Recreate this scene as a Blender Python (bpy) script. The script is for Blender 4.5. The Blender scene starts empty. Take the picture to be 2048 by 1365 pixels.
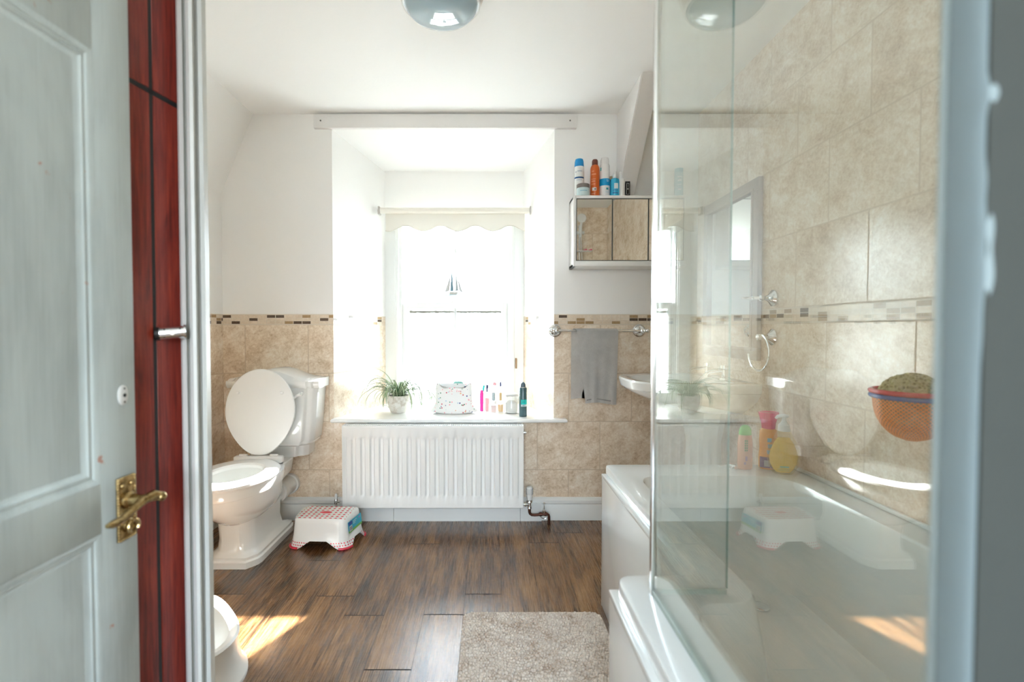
import bpy, bmesh, math, random
from mathutils import Vector, Matrix
random.seed(7)
PI = math.pi
sc = bpy.context.scene
COL = sc.collection

# ------------------------------------------------------------------ camera
cam_d = bpy.data.cameras.new('camera'); cam = bpy.data.objects.new('camera', cam_d)
COL.objects.link(cam)
cam_d.sensor_width = 36.0
cam_d.lens = 975.0 / 2048.0 * 36.0
cam_d.shift_x = 46.0 / 2048.0
cam.location = (0, 0, 1.1)
cam.rotation_euler = (math.radians(90 - 1.44), 0, 0)
cam_d.clip_start = 0.02
cam_d.dof.use_dof = True; cam_d.dof.focus_distance = 2.3; cam_d.dof.aperture_fstop = 2.4
sc.camera = cam

# ------------------------------------------------------------------ world, sun, window light
w = bpy.data.worlds.new('sky'); sc.world = w; w.use_nodes = True
nt = w.node_tree; nt.nodes.clear()
out = nt.nodes.new('ShaderNodeOutputWorld'); bg = nt.nodes.new('ShaderNodeBackground')
tc = nt.nodes.new('ShaderNodeTexCoord'); sp = nt.nodes.new('ShaderNodeSeparateXYZ')
rp = nt.nodes.new('ShaderNodeValToRGB')
nt.links.new(tc.outputs['Generated'], sp.inputs[0])
mp = nt.nodes.new('ShaderNodeMapRange'); mp.inputs[1].default_value = -1; mp.inputs[2].default_value = 1
nt.links.new(sp.outputs[2], mp.inputs[0]); nt.links.new(mp.outputs[0], rp.inputs[0])
e = rp.color_ramp.elements
e[0].position = 0.0; e[0].color = (0.40, 0.43, 0.42, 1)
e[1].position = 1.0; e[1].color = (0.45, 0.66, 1.0, 1)
q = e.new(0.485); q.color = (0.48, 0.51, 0.50, 1)
q = e.new(0.50); q.color = (0.87, 0.94, 1.0, 1)
q = e.new(0.66); q.color = (0.72, 0.87, 1.0, 1)
nt.links.new(rp.outputs[0], bg.inputs[0]); bg.inputs[1].default_value = 7.4
nt.links.new(bg.outputs[0], out.inputs[0])

sun_d = bpy.data.lights.new('sun', 'SUN'); sun = bpy.data.objects.new('sun', sun_d); COL.objects.link(sun)
sun_d.energy = 42.0; sun_d.angle = math.radians(0.8); sun_d.color = (1.0, 0.985, 0.96)
sd = Vector((-0.455 * math.cos(math.radians(36.9)), -0.883 * math.cos(math.radians(36.9)), -math.sin(math.radians(36.9))))
sun.rotation_euler = sd.to_track_quat('-Z', 'Y').to_euler()
sun.location = (2, 6, 5)

def area(name, loc, size, rot, power=None, portal=False, color=(1, 1, 1)):
    d = bpy.data.lights.new(name, 'AREA'); o = bpy.data.objects.new(name, d); COL.objects.link(o)
    d.shape = 'RECTANGLE'; d.size, d.size_y = size; o.location = loc; o.rotation_euler = rot
    d.color = color
    if portal: d.cycles.is_portal = True; d.energy = 1
    else: d.energy = power
    return o
# daylight through the bathroom window plus fill through an opening added behind the camera
area('window_portal', (-0.23, 3.46, 1.22), (0.90, 1.34), (math.radians(-90), 0, 0), portal=True)
area('hall_fill_portal', (-0.05, -1.90, 1.40), (1.3, 1.5), (math.radians(90), 0, 0), portal=True)

vs = sc.view_settings
sc.display_settings.display_device = 'sRGB'
vs.view_transform = 'Standard'; vs.look = 'None'; vs.gamma = 1.0; vs.use_curve_mapping = False
vs.exposure = 1.34
cy = sc.cycles
cy.use_denoising = True
cy.max_bounces = 14; cy.diffuse_bounces = 10; cy.glossy_bounces = 6; cy.transparent_max_bounces = 24; cy.transmission_bounces = 8
cy.caustics_reflective = False; cy.caustics_refractive = False
cy.sample_clamp_indirect = 6.0; cy.blur_glossy = 0.5

# ------------------------------------------------------------------ node maths helper
class V:
    def __init__(s, nt, sock): s.nt = nt; s.s = sock
    def _m(s, op, *o, clamp=False):
        n = s.nt.nodes.new('ShaderNodeMath'); n.operation = op; n.use_clamp = clamp
        for i, a in enumerate((s,) + o):
            if isinstance(a, V): s.nt.links.new(a.s, n.inputs[i])
            else: n.inputs[i].default_value = float(a)
        return V(s.nt, n.outputs[0])
    def __add__(s, o): return s._m('ADD', o)
    def __radd__(s, o): return s._m('ADD', o)
    def __sub__(s, o): return s._m('SUBTRACT', o)
    def __rsub__(s, o): return (s * -1) + o
    def __mul__(s, o): return s._m('MULTIPLY', o)
    def __rmul__(s, o): return s._m('MULTIPLY', o)
    def __truediv__(s, o): return s._m('DIVIDE', o)
    def __pow__(s, o): return s._m('POWER', o)
    def floor(s): return s._m('FLOOR')
    def fract(s): return s._m('FRACT')
    def abs(s): return s._m('ABSOLUTE')
    def sin(s): return s._m('SINE')
    def gt(s, o): return s._m('GREATER_THAN', o)
    def lt(s, o): return s._m('LESS_THAN', o)
    def mod(s, o): return s._m('FLOORED_MODULO', o)
    def mn(s, o): return s._m('MINIMUM', o)
    def mx(s, o): return s._m('MAXIMUM', o)
    def clamp(s): return s._m('ADD', 0.0, clamp=True)

class Mat:
    def __init__(s, name, base=(0.8, 0.8, 0.8), rough=0.5, metal=0.0, spec=0.5, coat=0.0, **kw):
        s.m = bpy.data.materials.new(name); s.m.use_nodes = True
        s.nt = s.m.node_tree
        s.b = s.nt.nodes['Principled BSDF']
        s.b.inputs['Base Color'].default_value = (*base, 1)
        s.b.inputs['Roughness'].default_value = rough
        s.b.inputs['Metallic'].default_value = metal
        s.b.inputs['Specular IOR Level'].default_value = spec
        s.b.inputs['Coat Weight'].default_value = coat
        s.b.inputs['Coat Roughness'].default_value = 0.04
        for k, v in kw.items(): s.b.inputs[k.replace('_', ' ')].default_value = v
    def n(s, t): return s.nt.nodes.new('ShaderNode' + t)
    def l(s, a, b): s.nt.links.new(a.s if isinstance(a, V) else a, b)
    def pos(s, obj=False):
        if obj: c = s.n('TexCoord').outputs['Object']
        else: c = s.n('NewGeometry').outputs['Position']
        sp = s.n('SeparateXYZ'); s.l(c, sp.inputs[0])
        return [V(s.nt, o) for o in sp.outputs], c
    def vec(s, a, b, c):
        n = s.n('CombineXYZ')
        for i, v in enumerate((a, b, c)):
            if isinstance(v, V): s.l(v, n.inputs[i])
            else: n.inputs[i].default_value = v
        return n.outputs[0]
    def noise(s, vec, scale=5, detail=4, rough=0.5, dist=0.0, color=False):
        n = s.n('TexNoise'); n.inputs['Scale'].default_value = scale; n.inputs['Detail'].default_value = detail
        n.inputs['Roughness'].default_value = rough; n.inputs['Distortion'].default_value = dist
        if vec is not None: s.l(vec, n.inputs['Vector'])
        return n.outputs['Color'] if color else V(s.nt, n.outputs[0])
    def white(s, vec, color=False):
        n = s.n('TexWhiteNoise'); s.l(vec, n.inputs['Vector'])
        return n.outputs['Color'] if color else V(s.nt, n.outputs['Value'])
    def ramp(s, fac, stops, interp='LINEAR'):
        n = s.n('ValToRGB'); s.l(fac, n.inputs[0]); n.color_ramp.interpolation = interp
        e = n.color_ramp.elements
        e[0].position = stops[0][0]; e[0].color = (*stops[0][1], 1)
        e[1].position = stops[-1][0]; e[1].color = (*stops[-1][1], 1)
        for p, c in stops[1:-1]: q = e.new(p); q.color = (*c, 1)
        return n.outputs[0]
    def mix(s, f, a, b, mode='MIX'):
        n = s.n('Mix'); n.data_type = 'RGBA'; n.blend_type = mode
        if isinstance(f, V): s.l(f, n.inputs[0])
        else: n.inputs[0].default_value = f
        for v, i in ((a, 6), (b, 7)):
            if isinstance(v, tuple): n.inputs[i].default_value = (*v, 1)
            else: s.l(v, n.inputs[i])
        return n.outputs[2]
    def color(s, c): s.l(c, s.b.inputs['Base Color'])
    def rough(s, r): s.l(r, s.b.inputs['Roughness'])
    def bump(s, h, strength=0.3, dist=0.01):
        n = s.n('Bump'); n.inputs['Strength'].default_value = strength; n.inputs['Distance'].default_value = dist
        s.l(h, n.inputs['Height']); s.l(n.outputs[0], s.b.inputs['Normal'])

def simple(name, base, rough=0.5, **kw): return Mat(name, base, rough, **kw).m

WHITE = (0.86, 0.86, 0.85)
def plaster_mat(name, base=WHITE, bs=0.10):
    m = Mat(name, base, 0.7, spec=0.25)
    (x, y, z), p = m.pos()
    h = m.noise(p, 5, 3, 0.5) * 0.8 + m.noise(p, 45, 4, 0.6) * 0.2
    m.bump(h, bs * 3.2, 0.012)
    return m.m
M = {}
M['plaster'] = plaster_mat('white_plaster')
M['ceiling'] = plaster_mat('ceiling_paint', (0.88, 0.885, 0.88), 0.06)
M['timber_white'] = plaster_mat('white_painted_timber', (0.76, 0.75, 0.74), 0.22)
M['hall'] = plaster_mat('hall_wall_shade_tone', (0.05, 0.058, 0.055), 0.15)  # shade on the hall side put into the colour as very low albedo

def tile_mat(name, axis, odd, even, top=None):
    """travertine tiles with a glass and stone mosaic band, white plaster above 'top'"""
    m = Mat(name, rough=0.22, spec=0.5)
    (x, y, z), p = m.pos()
    u = x if axis == 'x' else y
    other = y if axis == 'x' else x
    above = z.gt(1.15)
    v = (z - 1.123) / 0.278 * (1 - above) + (z - 1.183) / 0.290 * above
    row = v.floor(); par = row.mod(2)
    off = odd * par + even * (1 - par)
    uu = (u - off) / 0.36
    col = uu.floor()
    gu = 0.0048 / 0.36; gv = 0.0048 / 0.28
    fu = uu.fract(); fv = v.fract()
    eu = (fu - 0.5).abs() * -1 + 0.5; ev = (fv - 0.5).abs() * -1 + 0.5
    grout = (eu.lt(gu / 1.6)).mx(ev.lt(gv / 1.6))
    # travertine
    rnd = m.white(m.vec(col + 3.3, row + 7.7, 1.5))
    pv = m.vec(u + rnd * 9.0, other, z + rnd * 5.0)
    strv = m.vec(u * 0.8 + z * 0.7 + rnd * 11, other, (z - u * 0.6) * 2.2)
    a = m.noise(pv, 9.0, 8, 0.70, 0.4)
    b = m.noise(pv, 75, 6, 0.80, 0.6)
    c = m.noise(strv, 9.0, 7, 0.72, 0.9)
    t = (a * 0.42 + b * 0.40 + c * 0.26 + (rnd - 0.5) * 0.03 - 0.035)
    stone = m.ramp(t, [(0.37, (0.49, 0.355, 0.235)), (0.46, (0.67, 0.54, 0.405)), (0.53, (0.79, 0.68, 0.55)), (0.61, (0.88, 0.82, 0.73))])
    tilec = m.mix(grout * 0.72, stone, (0.50, 0.39, 0.28))
    # mosaic
    band = z.gt(1.1255) * z.lt(1.1795)
    mu = (u - off * 0 + 0.007) / 0.0505; mv = (z - 1.1265) / 0.0175
    mr = m.white(m.vec(mu.floor(), mv.floor(), 0.37))
    mr2 = m.white(m.vec(mu.floor() + 5.5, mv.floor(), 2.37))
    cream = m.mix(0.5, (0.68, 0.58, 0.46), stone)
    brown = m.mix(m.noise(p, 120, 3, 0.7), (0.30, 0.17, 0.07), (0.40, 0.30, 0.17))
    dark = m.mix(m.noise(p, 150, 3, 0.7), (0.02, 0.015, 0.012), (0.16, 0.10, 0.06))
    mc = m.mix(mr.gt(0.70), cream, m.mix(mr.gt(0.86), brown, dark))
    mg = (((mu.fract() - 0.5).abs()).gt(0.465)).mx(((mv.fract() - 0.5).abs()).gt(0.44))
    mc = m.mix(mg, mc, (0.66, 0.58, 0.48))
    edge = z.gt(1.1215) * z.lt(1.1835)
    col1 = m.mix(edge, tilec, m.mix(band, (0.64, 0.56, 0.46), mc))
    rgh = 0.16 + b * 0.10 + grout * 0.4
    hgt = (grout.mx(mg * band)) * -1.0 + b * 0.06
    if top is not None:
        pl = z.gt(top)
        col1 = m.mix(pl, col1, WHITE)
        rgh = rgh * (1 - pl) + pl * 0.7
        hp = m.noise(p, 5, 3, 0.5) * 2.0 + m.noise(p, 45, 4, 0.6) * 0.4
        hgt = hgt * (1 - pl) + hp * pl
    m.color(col1); m.rough(rgh); m.bump(hgt, 0.25, 0.003)
    return m.m
M['tile_bl'] = tile_mat('travertine_tiles_back_left', 'x', -1.034, -0.917, 1.183)
M['tile_br'] = tile_mat('travertine_tiles_back_right', 'x', 0.277, 0.457, 1.183)
M['tile_side'] = tile_mat('travertine_tiles_side', 'y', 2.60, 2.42, 1.183)
M['tile_reveal'] = tile_mat('travertine_tiles_reveal', 'y', 2.90, 3.08, 1.183)
M['tile_right'] = tile_mat('travertine_tiles_right', 'y', 1.354, 1.531)
M['tile_near'] = tile_mat('travertine_tiles_near', 'x', 0.50, 0.68)

def floor_mat():
    m = Mat('dark_oak_planks', rough=0.3, spec=0.4, coat=0.38)
    m.b.inputs['Coat Roughness'].default_value = 0.28
    (x, y, z), p = m.pos()
    g = m.n('NewGeometry'); isl = V(m.nt, g.outputs['Random Per Island'])
    g1 = m.noise(m.vec(x + isl * 7, y * 0.045 + isl * 13, isl * 5), 60, 7, 0.66, 0.25)
    g2 = m.noise(m.vec(x + isl * 3, y * 0.17 + isl * 17, 0.0), 13, 8, 0.72, 0.5)
    g3 = m.noise(m.vec(x + isl * 3, y * 0.03, 0.0), 260, 3, 0.65, 0.0)
    saw = m.noise(m.vec(x * 0.12, y, isl), 260, 2, 0.5)
    t = g1 * 0.34 + g2 * 0.56 + (isl - 0.5) * 0.07 - 0.03 + (g3 - 0.5) * 0.22 + (saw - 0.5) * 0.10 + 0.08
    c = m.ramp(t, [(0.37, (0.018, 0.009, 0.004)), (0.45, (0.088, 0.042, 0.016)), (0.53, (0.205, 0.105, 0.042)), (0.68, (0.38, 0.22, 0.098))])
    m.color(c)
    m.rough(0.22 + g3 * 0.16 - g2 * 0.05)
    m.bump(g3 * 0.5 + g1 * 0.5, 0.35, 0.0012)
    return m.m
M['floor'] = floor_mat()
M['gap'] = simple('dark_plank_gap', (0.012, 0.008, 0.006), 0.8)

def painted_wood(name, base, wear, grain=0.15, rough=0.4, obj=True):
    m = Mat(name, base, rough, spec=0.45)
    (x, y, z), p = m.pos(obj)
    gv = m.vec(x, y, z * 0.04)
    g = m.noise(gv, 160, 4, 0.6)
    big = m.noise(m.vec(x, y, z * 0.35), 7, 4, 0.6, 0.5)
    c = m.ramp(big * 0.75 + g * 0.25, [(0.36, tuple(a * (1 - grain * 1.6) for a in base)), (0.55, base), (0.7, tuple(min(1, a * 1.06) for a in base))])
    if wear:
        wv = m.noise(p, 22, 5, 0.7, 0.4); w2 = m.noise(p, 4, 2, 0.5)
        f = (wv * w2).gt(0.405)
        c = m.mix(f * 0.8, c, wear)
    m.color(c); m.bump(g, 0.35, 0.001)
    return m.m
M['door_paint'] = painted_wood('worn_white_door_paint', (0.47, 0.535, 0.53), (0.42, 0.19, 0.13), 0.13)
M['frame_paint'] = painted_wood('white_gloss_frame_paint', (0.60, 0.61, 0.585), None, 0.06)
M['skirt'] = simple('white_gloss_skirting', (0.76, 0.78, 0.77), 0.3)

def red_wood():
    m = Mat('red_stained_pine', rough=0.28, spec=0.5)
    (x, y, z), p = m.pos()
    g = m.n('NewGeometry'); isl = V(m.nt, g.outputs['Random Per Island'])
    n1 = m.noise(m.vec(x + y + isl * 4, isl * 3, z * 0.06), 130, 4, 0.6, 0.3)
    n2 = m.noise(m.vec(x + y + isl * 9, isl, z * 0.25), 9, 5, 0.65, 1.2)
    c = m.ramp(n1 * 0.5 + n2 * 0.55, [(0.34, (0.05, 0.008, 0.006)), (0.5, (0.20, 0.020, 0.012)), (0.66, (0.33, 0.045, 0.022))])
    m.color(c); m.bump(n1, 0.25, 0.001)
    return m.m
M['red'] = red_wood()
M['ceramic'] = simple('white_glazed_ceramic', (0.80, 0.81, 0.80), 0.10, coat=0.5)
M['seat_plastic'] = simple('white_seat_plastic', (0.82, 0.83, 0.83), 0.22)
M['acrylic'] = simple('white_bath_acrylic', (0.80, 0.83, 0.83), 0.14, coat=0.3)
M['radiator'] = simple('white_radiator_enamel', (0.80, 0.81, 0.80), 0.32)
M['grille_dark'] = simple('radiator_inner_grey', (0.16, 0.16, 0.15), 0.6)
M['chrome'] = simple('polished_chrome', (0.82, 0.84, 0.85), 0.08, metal=1.0)
M['black'] = simple('black_rubber_and_gap_shade', (0.012, 0.012, 0.012), 0.5)
M['copper'] = simple('tarnished_copper_pipe', (0.10, 0.038, 0.024), 0.35, metal=0.75)
M['mirror'] = simple('silvered_mirror', (0.88, 0.89, 0.88), 0.012, metal=1.0)
M['water'] = simple('toilet_water', (0.45, 0.52, 0.50), 0.03)
M['pvc'] = simple('white_pvc', (0.72, 0.73, 0.72), 0.35)

def brass_mat():
    m = Mat('aged_brass', (0.48, 0.34, 0.15), 0.25, metal=1.0)
    (x, y, z), p = m.pos()
    m.color(m.ramp(m.noise(p, 90, 4, 0.6), [(0.35, (0.26, 0.18, 0.075)), (0.65, (0.60, 0.45, 0.22))]))
    return m.m
M['brass'] = brass_mat()

def glass_mat(name, tint, f0=0.04, grime=0.0):
    m = bpy.data.materials.new(name); m.use_nodes = True; n = m.node_tree; n.nodes.clear()
    o = n.nodes.new('ShaderNodeOutputMaterial'); mx = n.nodes.new('ShaderNodeMixShader')
    t = n.nodes.new('ShaderNodeBsdfTransparent'); g = n.nodes.new('ShaderNodeBsdfGlossy')
    t.inputs[0].default_value = (*tint, 1); g.inputs['Roughness'].default_value = 0.0; g.inputs[0].default_value = (1, 1, 1, 1)
    ge = n.nodes.new('ShaderNodeNewGeometry'); d = n.nodes.new('ShaderNodeVectorMath'); d.operation = 'DOT_PRODUCT'
    n.links.new(ge.outputs['Normal'], d.inputs[0]); n.links.new(ge.outputs['Incoming'], d.inputs[1])
    c = V(n, d.outputs['Value']).abs()
    f = (((c * -1) + 1) ** 5.0) * (1 - f0) + f0
    n.links.new(f.clamp().s, mx.inputs[0]); n.links.new(t.outputs[0], mx.inputs[1]); n.links.new(g.outputs[0], mx.inputs[2])
    last = mx.outputs[0]
    if grime:
        df = n.nodes.new('ShaderNodeBsdfDiffuse'); df.inputs[0].default_value = (0.8, 0.82, 0.8, 1)
        m2 = n.nodes.new('ShaderNodeMixShader'); m2.inputs[0].default_value = grime
        n.links.new(last, m2.inputs[1]); n.links.new(df.outputs[0], m2.inputs[2]); last = m2.outputs[0]
    n.links.new(last, o.inputs[0])
    return m
M['screen_glass'] = glass_mat('shower_screen_glass', (0.925, 0.955, 0.94), 0.13, 0.02)
M['pane'] = glass_mat('clear_window_glass', (0.99, 1.0, 0.995), 0.04)
M['glass_edge'] = simple('green_glass_edge', (0.30, 0.50, 0.46), 0.15)
M['clear_bottle'] = glass_mat('clear_bottle_glass', (0.93, 0.93, 0.92), 0.05, 0.10)

def frosted():
    m = bpy.data.materials.new('obscured_window_glass'); m.use_nodes = True; n = m.node_tree; n.nodes.clear()
    o = n.nodes.new('ShaderNodeOutputMaterial'); mx = n.nodes.new('ShaderNodeMixShader'); mx.inputs[0].default_value = 0.35
    t = n.nodes.new('ShaderNodeBsdfTranslucent'); t.inputs[0].default_value = (0.93, 0.95, 0.94, 1)
    r = n.nodes.new('ShaderNodeBsdfRefraction'); r.inputs['IOR'].default_value = 1.12; r.inputs['Roughness'].default_value = 0.25
    tc = n.nodes.new('ShaderNodeTexCoord')
    w = n.nodes.new('ShaderNodeTexWave'); w.bands_direction = 'Z'; w.inputs['Scale'].default_value = 55; w.inputs['Distortion'].default_value = 9
    w.inputs['Detail Scale'].default_value = 1.2
    n.links.new(tc.outputs['Object'], w.inputs[0])
    b = n.nodes.new('ShaderNodeBump'); b.inputs['Strength'].default_value = 0.5; b.inputs['Distance'].default_value = 0.004
    n.links.new(w.outputs['Fac'], b.inputs['Height'])
    cr = n.nodes.new('ShaderNodeMix'); cr.data_type = 'RGBA'; n.links.new(w.outputs['Fac'], cr.inputs[0])
    cr.inputs[6].default_value = (0.80, 0.84, 0.84, 1); cr.inputs[7].default_value = (0.95, 0.96, 0.95, 1)
    n.links.new(cr.outputs[2], t.inputs[0])
    n.links.new(b.outputs[0], r.inputs['Normal'])
    n.links.new(t.outputs[0], mx.inputs[1]); n.links.new(r.outputs[0], mx.inputs[2]); n.links.new(mx.outputs[0], o.inputs[0])
    return m
M['frosted'] = frosted()

def translucent(name, col, k=0.4, rough=0.3):
    m = Mat(name, col, rough)
    t = m.n('BsdfTranslucent'); t.inputs[0].default_value = (*col, 1)
    mx = m.n('MixShader'); mx.inputs[0].default_value = k
    m.l(m.b.outputs[0], mx.inputs[1]); m.l(t.outputs[0], mx.inputs[2])
    m.l(mx.outputs[0], m.nt.nodes['Material Output'].inputs[0])
    return m.m

# ------------------------------------------------------------------ mesh helpers
def finish(bm, name, mat, parent=None, smooth=True, loc=None):
    bmesh.ops.recalc_face_normals(bm, faces=bm.faces)
    if smooth:
        for f in bm.faces: f.smooth = True
        for ed in bm.edges:
            if len(ed.link_faces) == 2 and ed.calc_face_angle(0) > 0.62: ed.smooth = False
    me = bpy.data.meshes.new(name); bm.to_mesh(me); bm.free()
    mats = mat if isinstance(mat, (list, tuple)) else [mat]
    for q in mats: me.materials.append(q)
    o = bpy.data.objects.new(name, me); COL.objects.link(o)
    if parent is not None: o.parent = parent
    if loc is not None: o.location = loc
    return o
def NB(): return bmesh.new()
def box(bm, x0, x1, y0, y1, z0, z1, bev=0.0, seg=2, mi=0, mat4=None):
    vs = [bm.verts.new((x, y, z)) for x in (x0, x1) for y in (y0, y1) for z in (z0, z1)]
    fs = []
    for q in ((0, 1, 3, 2), (4, 6, 7, 5), (0, 4, 5, 1), (2, 3, 7, 6), (0, 2, 6, 4), (1, 5, 7, 3)):
        f = bm.faces.new([vs[i] for i in q]); f.material_index = mi; fs.append(f)
    bmesh.ops.recalc_face_normals(bm, faces=fs)
    geo = list(vs)
    if bev > 0:
        ed = list({e for f in fs for e in f.edges})
        r = bmesh.ops.bevel(bm, geom=ed, offset=bev, segments=seg, affect='EDGES', profile=0.5)
        geo = list({v for v in r['verts']} | {v for v in vs if v.is_valid})
        for f in r['faces']: f.material_index = mi
    if mat4 is not None: bmesh.ops.transform(bm, matrix=mat4, verts=[v for v in geo if v.is_valid])
    return geo
def quad(bm, pts, mi=0):
    f = bm.faces.new([bm.verts.new(p) for p in pts]); f.material_index = mi; return f
def loft(bm, rings, cap0=True, cap1=True, closed=True, wrap=False, mi=0):
    R = [[bm.verts.new(p) for p in r] for r in rings]
    n = len(R[0]); rr = list(range(len(R) - 1))
    pairs = [(R[i], R[i + 1]) for i in rr]
    if wrap: pairs.append((R[-1], R[0]))
    for a, b in pairs:
        for j in range(n if closed else n - 1):
            k = (j + 1) % n
            try:
                f = bm.faces.new((a[j], a[k], b[k], b[j])); f.material_index = mi
            except ValueError: pass
    if not wrap:
        if cap0: f = bm.faces.new(R[0][::-1]); f.material_index = mi
        if cap1: f = bm.faces.new(R[-1]); f.material_index = mi
    return R
def lathe(bm, prof, c=(0, 0, 0), n=32, sx=1.0, sy=1.0, axis='z', mi=0, cap=True):
    rings = []
    for r, h in prof:
        ring = []
        for i in range(n):
            a = 2 * PI * i / n
            p = (r * sx * math.cos(a), r * sy * math.sin(a), h)
            if axis == 'x': p = (p[2], p[0], p[1])
            elif axis == 'y': p = (p[0], p[2], p[1])
            ring.append((p[0] + c[0], p[1] + c[1], p[2] + c[2]))
        rings.append(ring)
    loft(bm, rings, cap, cap, mi=mi)
def tube(bm, pts, r, n=10, cap=True, mi=0):
    pts = [Vector(p) for p in pts]
    rs = r if isinstance(r, (list, tuple)) else [r] * len(pts)
    rings = []; up = None
    for i, p in enumerate(pts):
        d = (pts[min(i + 1, len(pts) - 1)] - pts[max(i - 1, 0)]).normalized()
        if up is None:
            up = Vector((0, 0, 1)) if abs(d.z) < 0.9 else Vector((1, 0, 0))
        a = d.cross(up).normalized(); up = a.cross(d).normalized()
        rings.append([tuple(p + (a * math.cos(2 * PI * j / n) + up * math.sin(2 * PI * j / n)) * rs[i]) for j in range(n)])
    loft(bm, rings, cap, cap, mi=mi)
def arc(c, r, a0, a1, n, plane='xy'):
    o = []
    for i in range(n + 1):
        a = a0 + (a1 - a0) * i / n
        u, v = r * math.cos(a), r * math.sin(a)
        o.append({'xy': (c[0] + u, c[1] + v, c[2]), 'xz': (c[0] + u, c[1], c[2] + v), 'yz': (c[0], c[1] + u, c[2] + v)}[plane])
    return o
def rounded(corners, r, k=6):
    """rounded closed polygon in plan; corners (x,y) -> points"""
    out = []; n = len(corners)
    for i in range(n):
        p = Vector(corners[i]); a = (Vector(corners[i - 1]) - p).normalized(); b = (Vector(corners[(i + 1) % n]) - p).normalized()
        rr = r[i] if isinstance(r, (list, tuple)) else r
        s = p + a * rr; e_ = p + b * rr
        for j in range(k + 1):
            t = j / k
            q = s * (1 - t) ** 2 + p * 2 * t * (1 - t) + e_ * t ** 2
            out.append((q.x, q.y))
    return out
def prism(bm, plan, z0, z1, mi=0):
    loft(bm, [[(x, y, z0) for x, y in plan], [(x, y, z1) for x, y in plan]], mi=mi)

def thing(name, label, cat, loc=(0, 0, 0), rotz=0.0, group=None):
    o = bpy.data.objects.new(name, None); COL.objects.link(o); o.empty_display_size = 0.05
    o.location = loc; o.rotation_euler = (0, 0, rotz); o['label'] = label; o['category'] = cat
    if group: o['group'] = group
    return o
def tag(o, label, cat, group=None):
    o['label'] = label; o['category'] = cat
    if group: o['group'] = group
    return o
def struct(name, bm, mat, smooth=False, label=None, parent=None):
    o = finish(bm, name, mat, parent, smooth)
    o['kind'] = 'structure'
    if label: o['label'] = label
    return o
def sroot(name, label, loc=(0, 0, 0), rotz=0):
    o = bpy.data.objects.new(name, None); COL.objects.link(o); o.location = loc; o.rotation_euler = (0, 0, rotz)
    o['kind'] = 'structure'; o['label'] = label
    return o

# ------------------------------------------------------------------ room constants
D = 2.786          # back wall
XL, XR = -1.52, 1.186
ZC = 2.314
YN = 0.355         # tiled end wall of the bath
# window recess
RX0, RX1 = -0.889, 0.371
IX0, IX1 = -0.705, 0.235
YW = 3.32
RZ0, RZT, RZTI = 0.575, 2.228, 2.162
EXT = 3.55

# ---- floor
bm = NB()
edge = 0.053; W = 0.152
joints = {-4: 1.843, -3: 1.545, -2: 1.849, -1: 1.993, 0: 1.859, 1: 2.477, 2: 2.60, 3: 2.10}
k0 = int(math.floor((-1.6 - edge) / W)); k1 = int(math.ceil((1.25 - edge) / W))
for k in range(k0, k1):
    xa = edge + (k) * W - W * 0 ; xb = xa + W
    # plank whose left edge sits at xa
    kk = k
    y = joints.get(kk, 1.0 + random.random()) - 0.92 * 4 - 0
    while y < D:
        ya, yb = max(y, -1.9), min(y + 0.92, D)
        if yb > ya + 0.01:
            g = 0.0007; ge = 0.0026
            quad(bm, [(xa + g, ya + ge, 0), (xb - g, ya + ge, 0), (xb - g, yb - ge, 0), (xa + g, yb - ge, 0)])
        y += 0.92
box(bm, -1.75, 1.35, -1.95, D + 0.02, -0.05, -0.0015, mi=1)
struct('floor', bm, [M['floor'], M['gap']], label='dark oak plank floor')

# ---- back wall, split around the window recess, splayed reveals
def wall_back():
    bm = NB()
    T = EXT
    # left and right faces, below recess, above recess
    def pl(x0, x1, z0, z1, mi): quad(bm, [(x0, D, z0), (x1, D, z0), (x1, D, z1), (x0, D, z1)], mi)
    pl(XL, RX0, 0, ZC, 0); pl(RX1, XR, 0, ZC, 1)
    pl(RX0, RX1, 0, RZ0, 1); pl(RX0, RX1, RZT, ZC, 0)
    # reveals
    n = 10
    for (xo, xi, mi) in ((RX0, IX0, 2), (RX1, IX1, 2)):
        quad(bm, [(xo, D, RZ0), (xi, YW, RZ0), (xi, YW, RZTI), (xo, D, RZT)], mi)
    quad(bm, [(RX0, D, RZT), (RX1, D, RZT), (IX1, YW, RZTI), (IX0, YW, RZTI)], 0)
    quad(bm, [(RX0, D, RZ0), (RX1, D, RZ0), (IX1, YW, RZ0), (IX0, YW, RZ0)], 0)
    # inner wall around the window
    wx0, wx1, wz0, wz1 = IX0 + 0.0, IX1 - 0.0, RZ0, 1.86
    quad(bm, [(IX0, YW, wz1), (IX1, YW, wz1), (IX1, YW, RZTI), (IX0, YW, RZTI)], 0)
    # outer mass so no light leaks round the recess
    for q in ((-1.9, IX0 - 0.001, -0.1, 2.6), (IX1 + 0.001, 1.5, -0.1, 2.6), (IX0, IX1, -0.1, RZ0 - 0.03), (IX0, IX1, 1.86, 2.6)):
        box(bm, q[0], q[1], YW + 0.002, EXT, q[2], q[3], mi=0)
    return struct('wall_back', bm, [M['tile_bl'], M['tile_br'], M['tile_reveal']], label='back wall with travertine tiles below white plaster and a deep window recess')
wb = wall_back()

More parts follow.
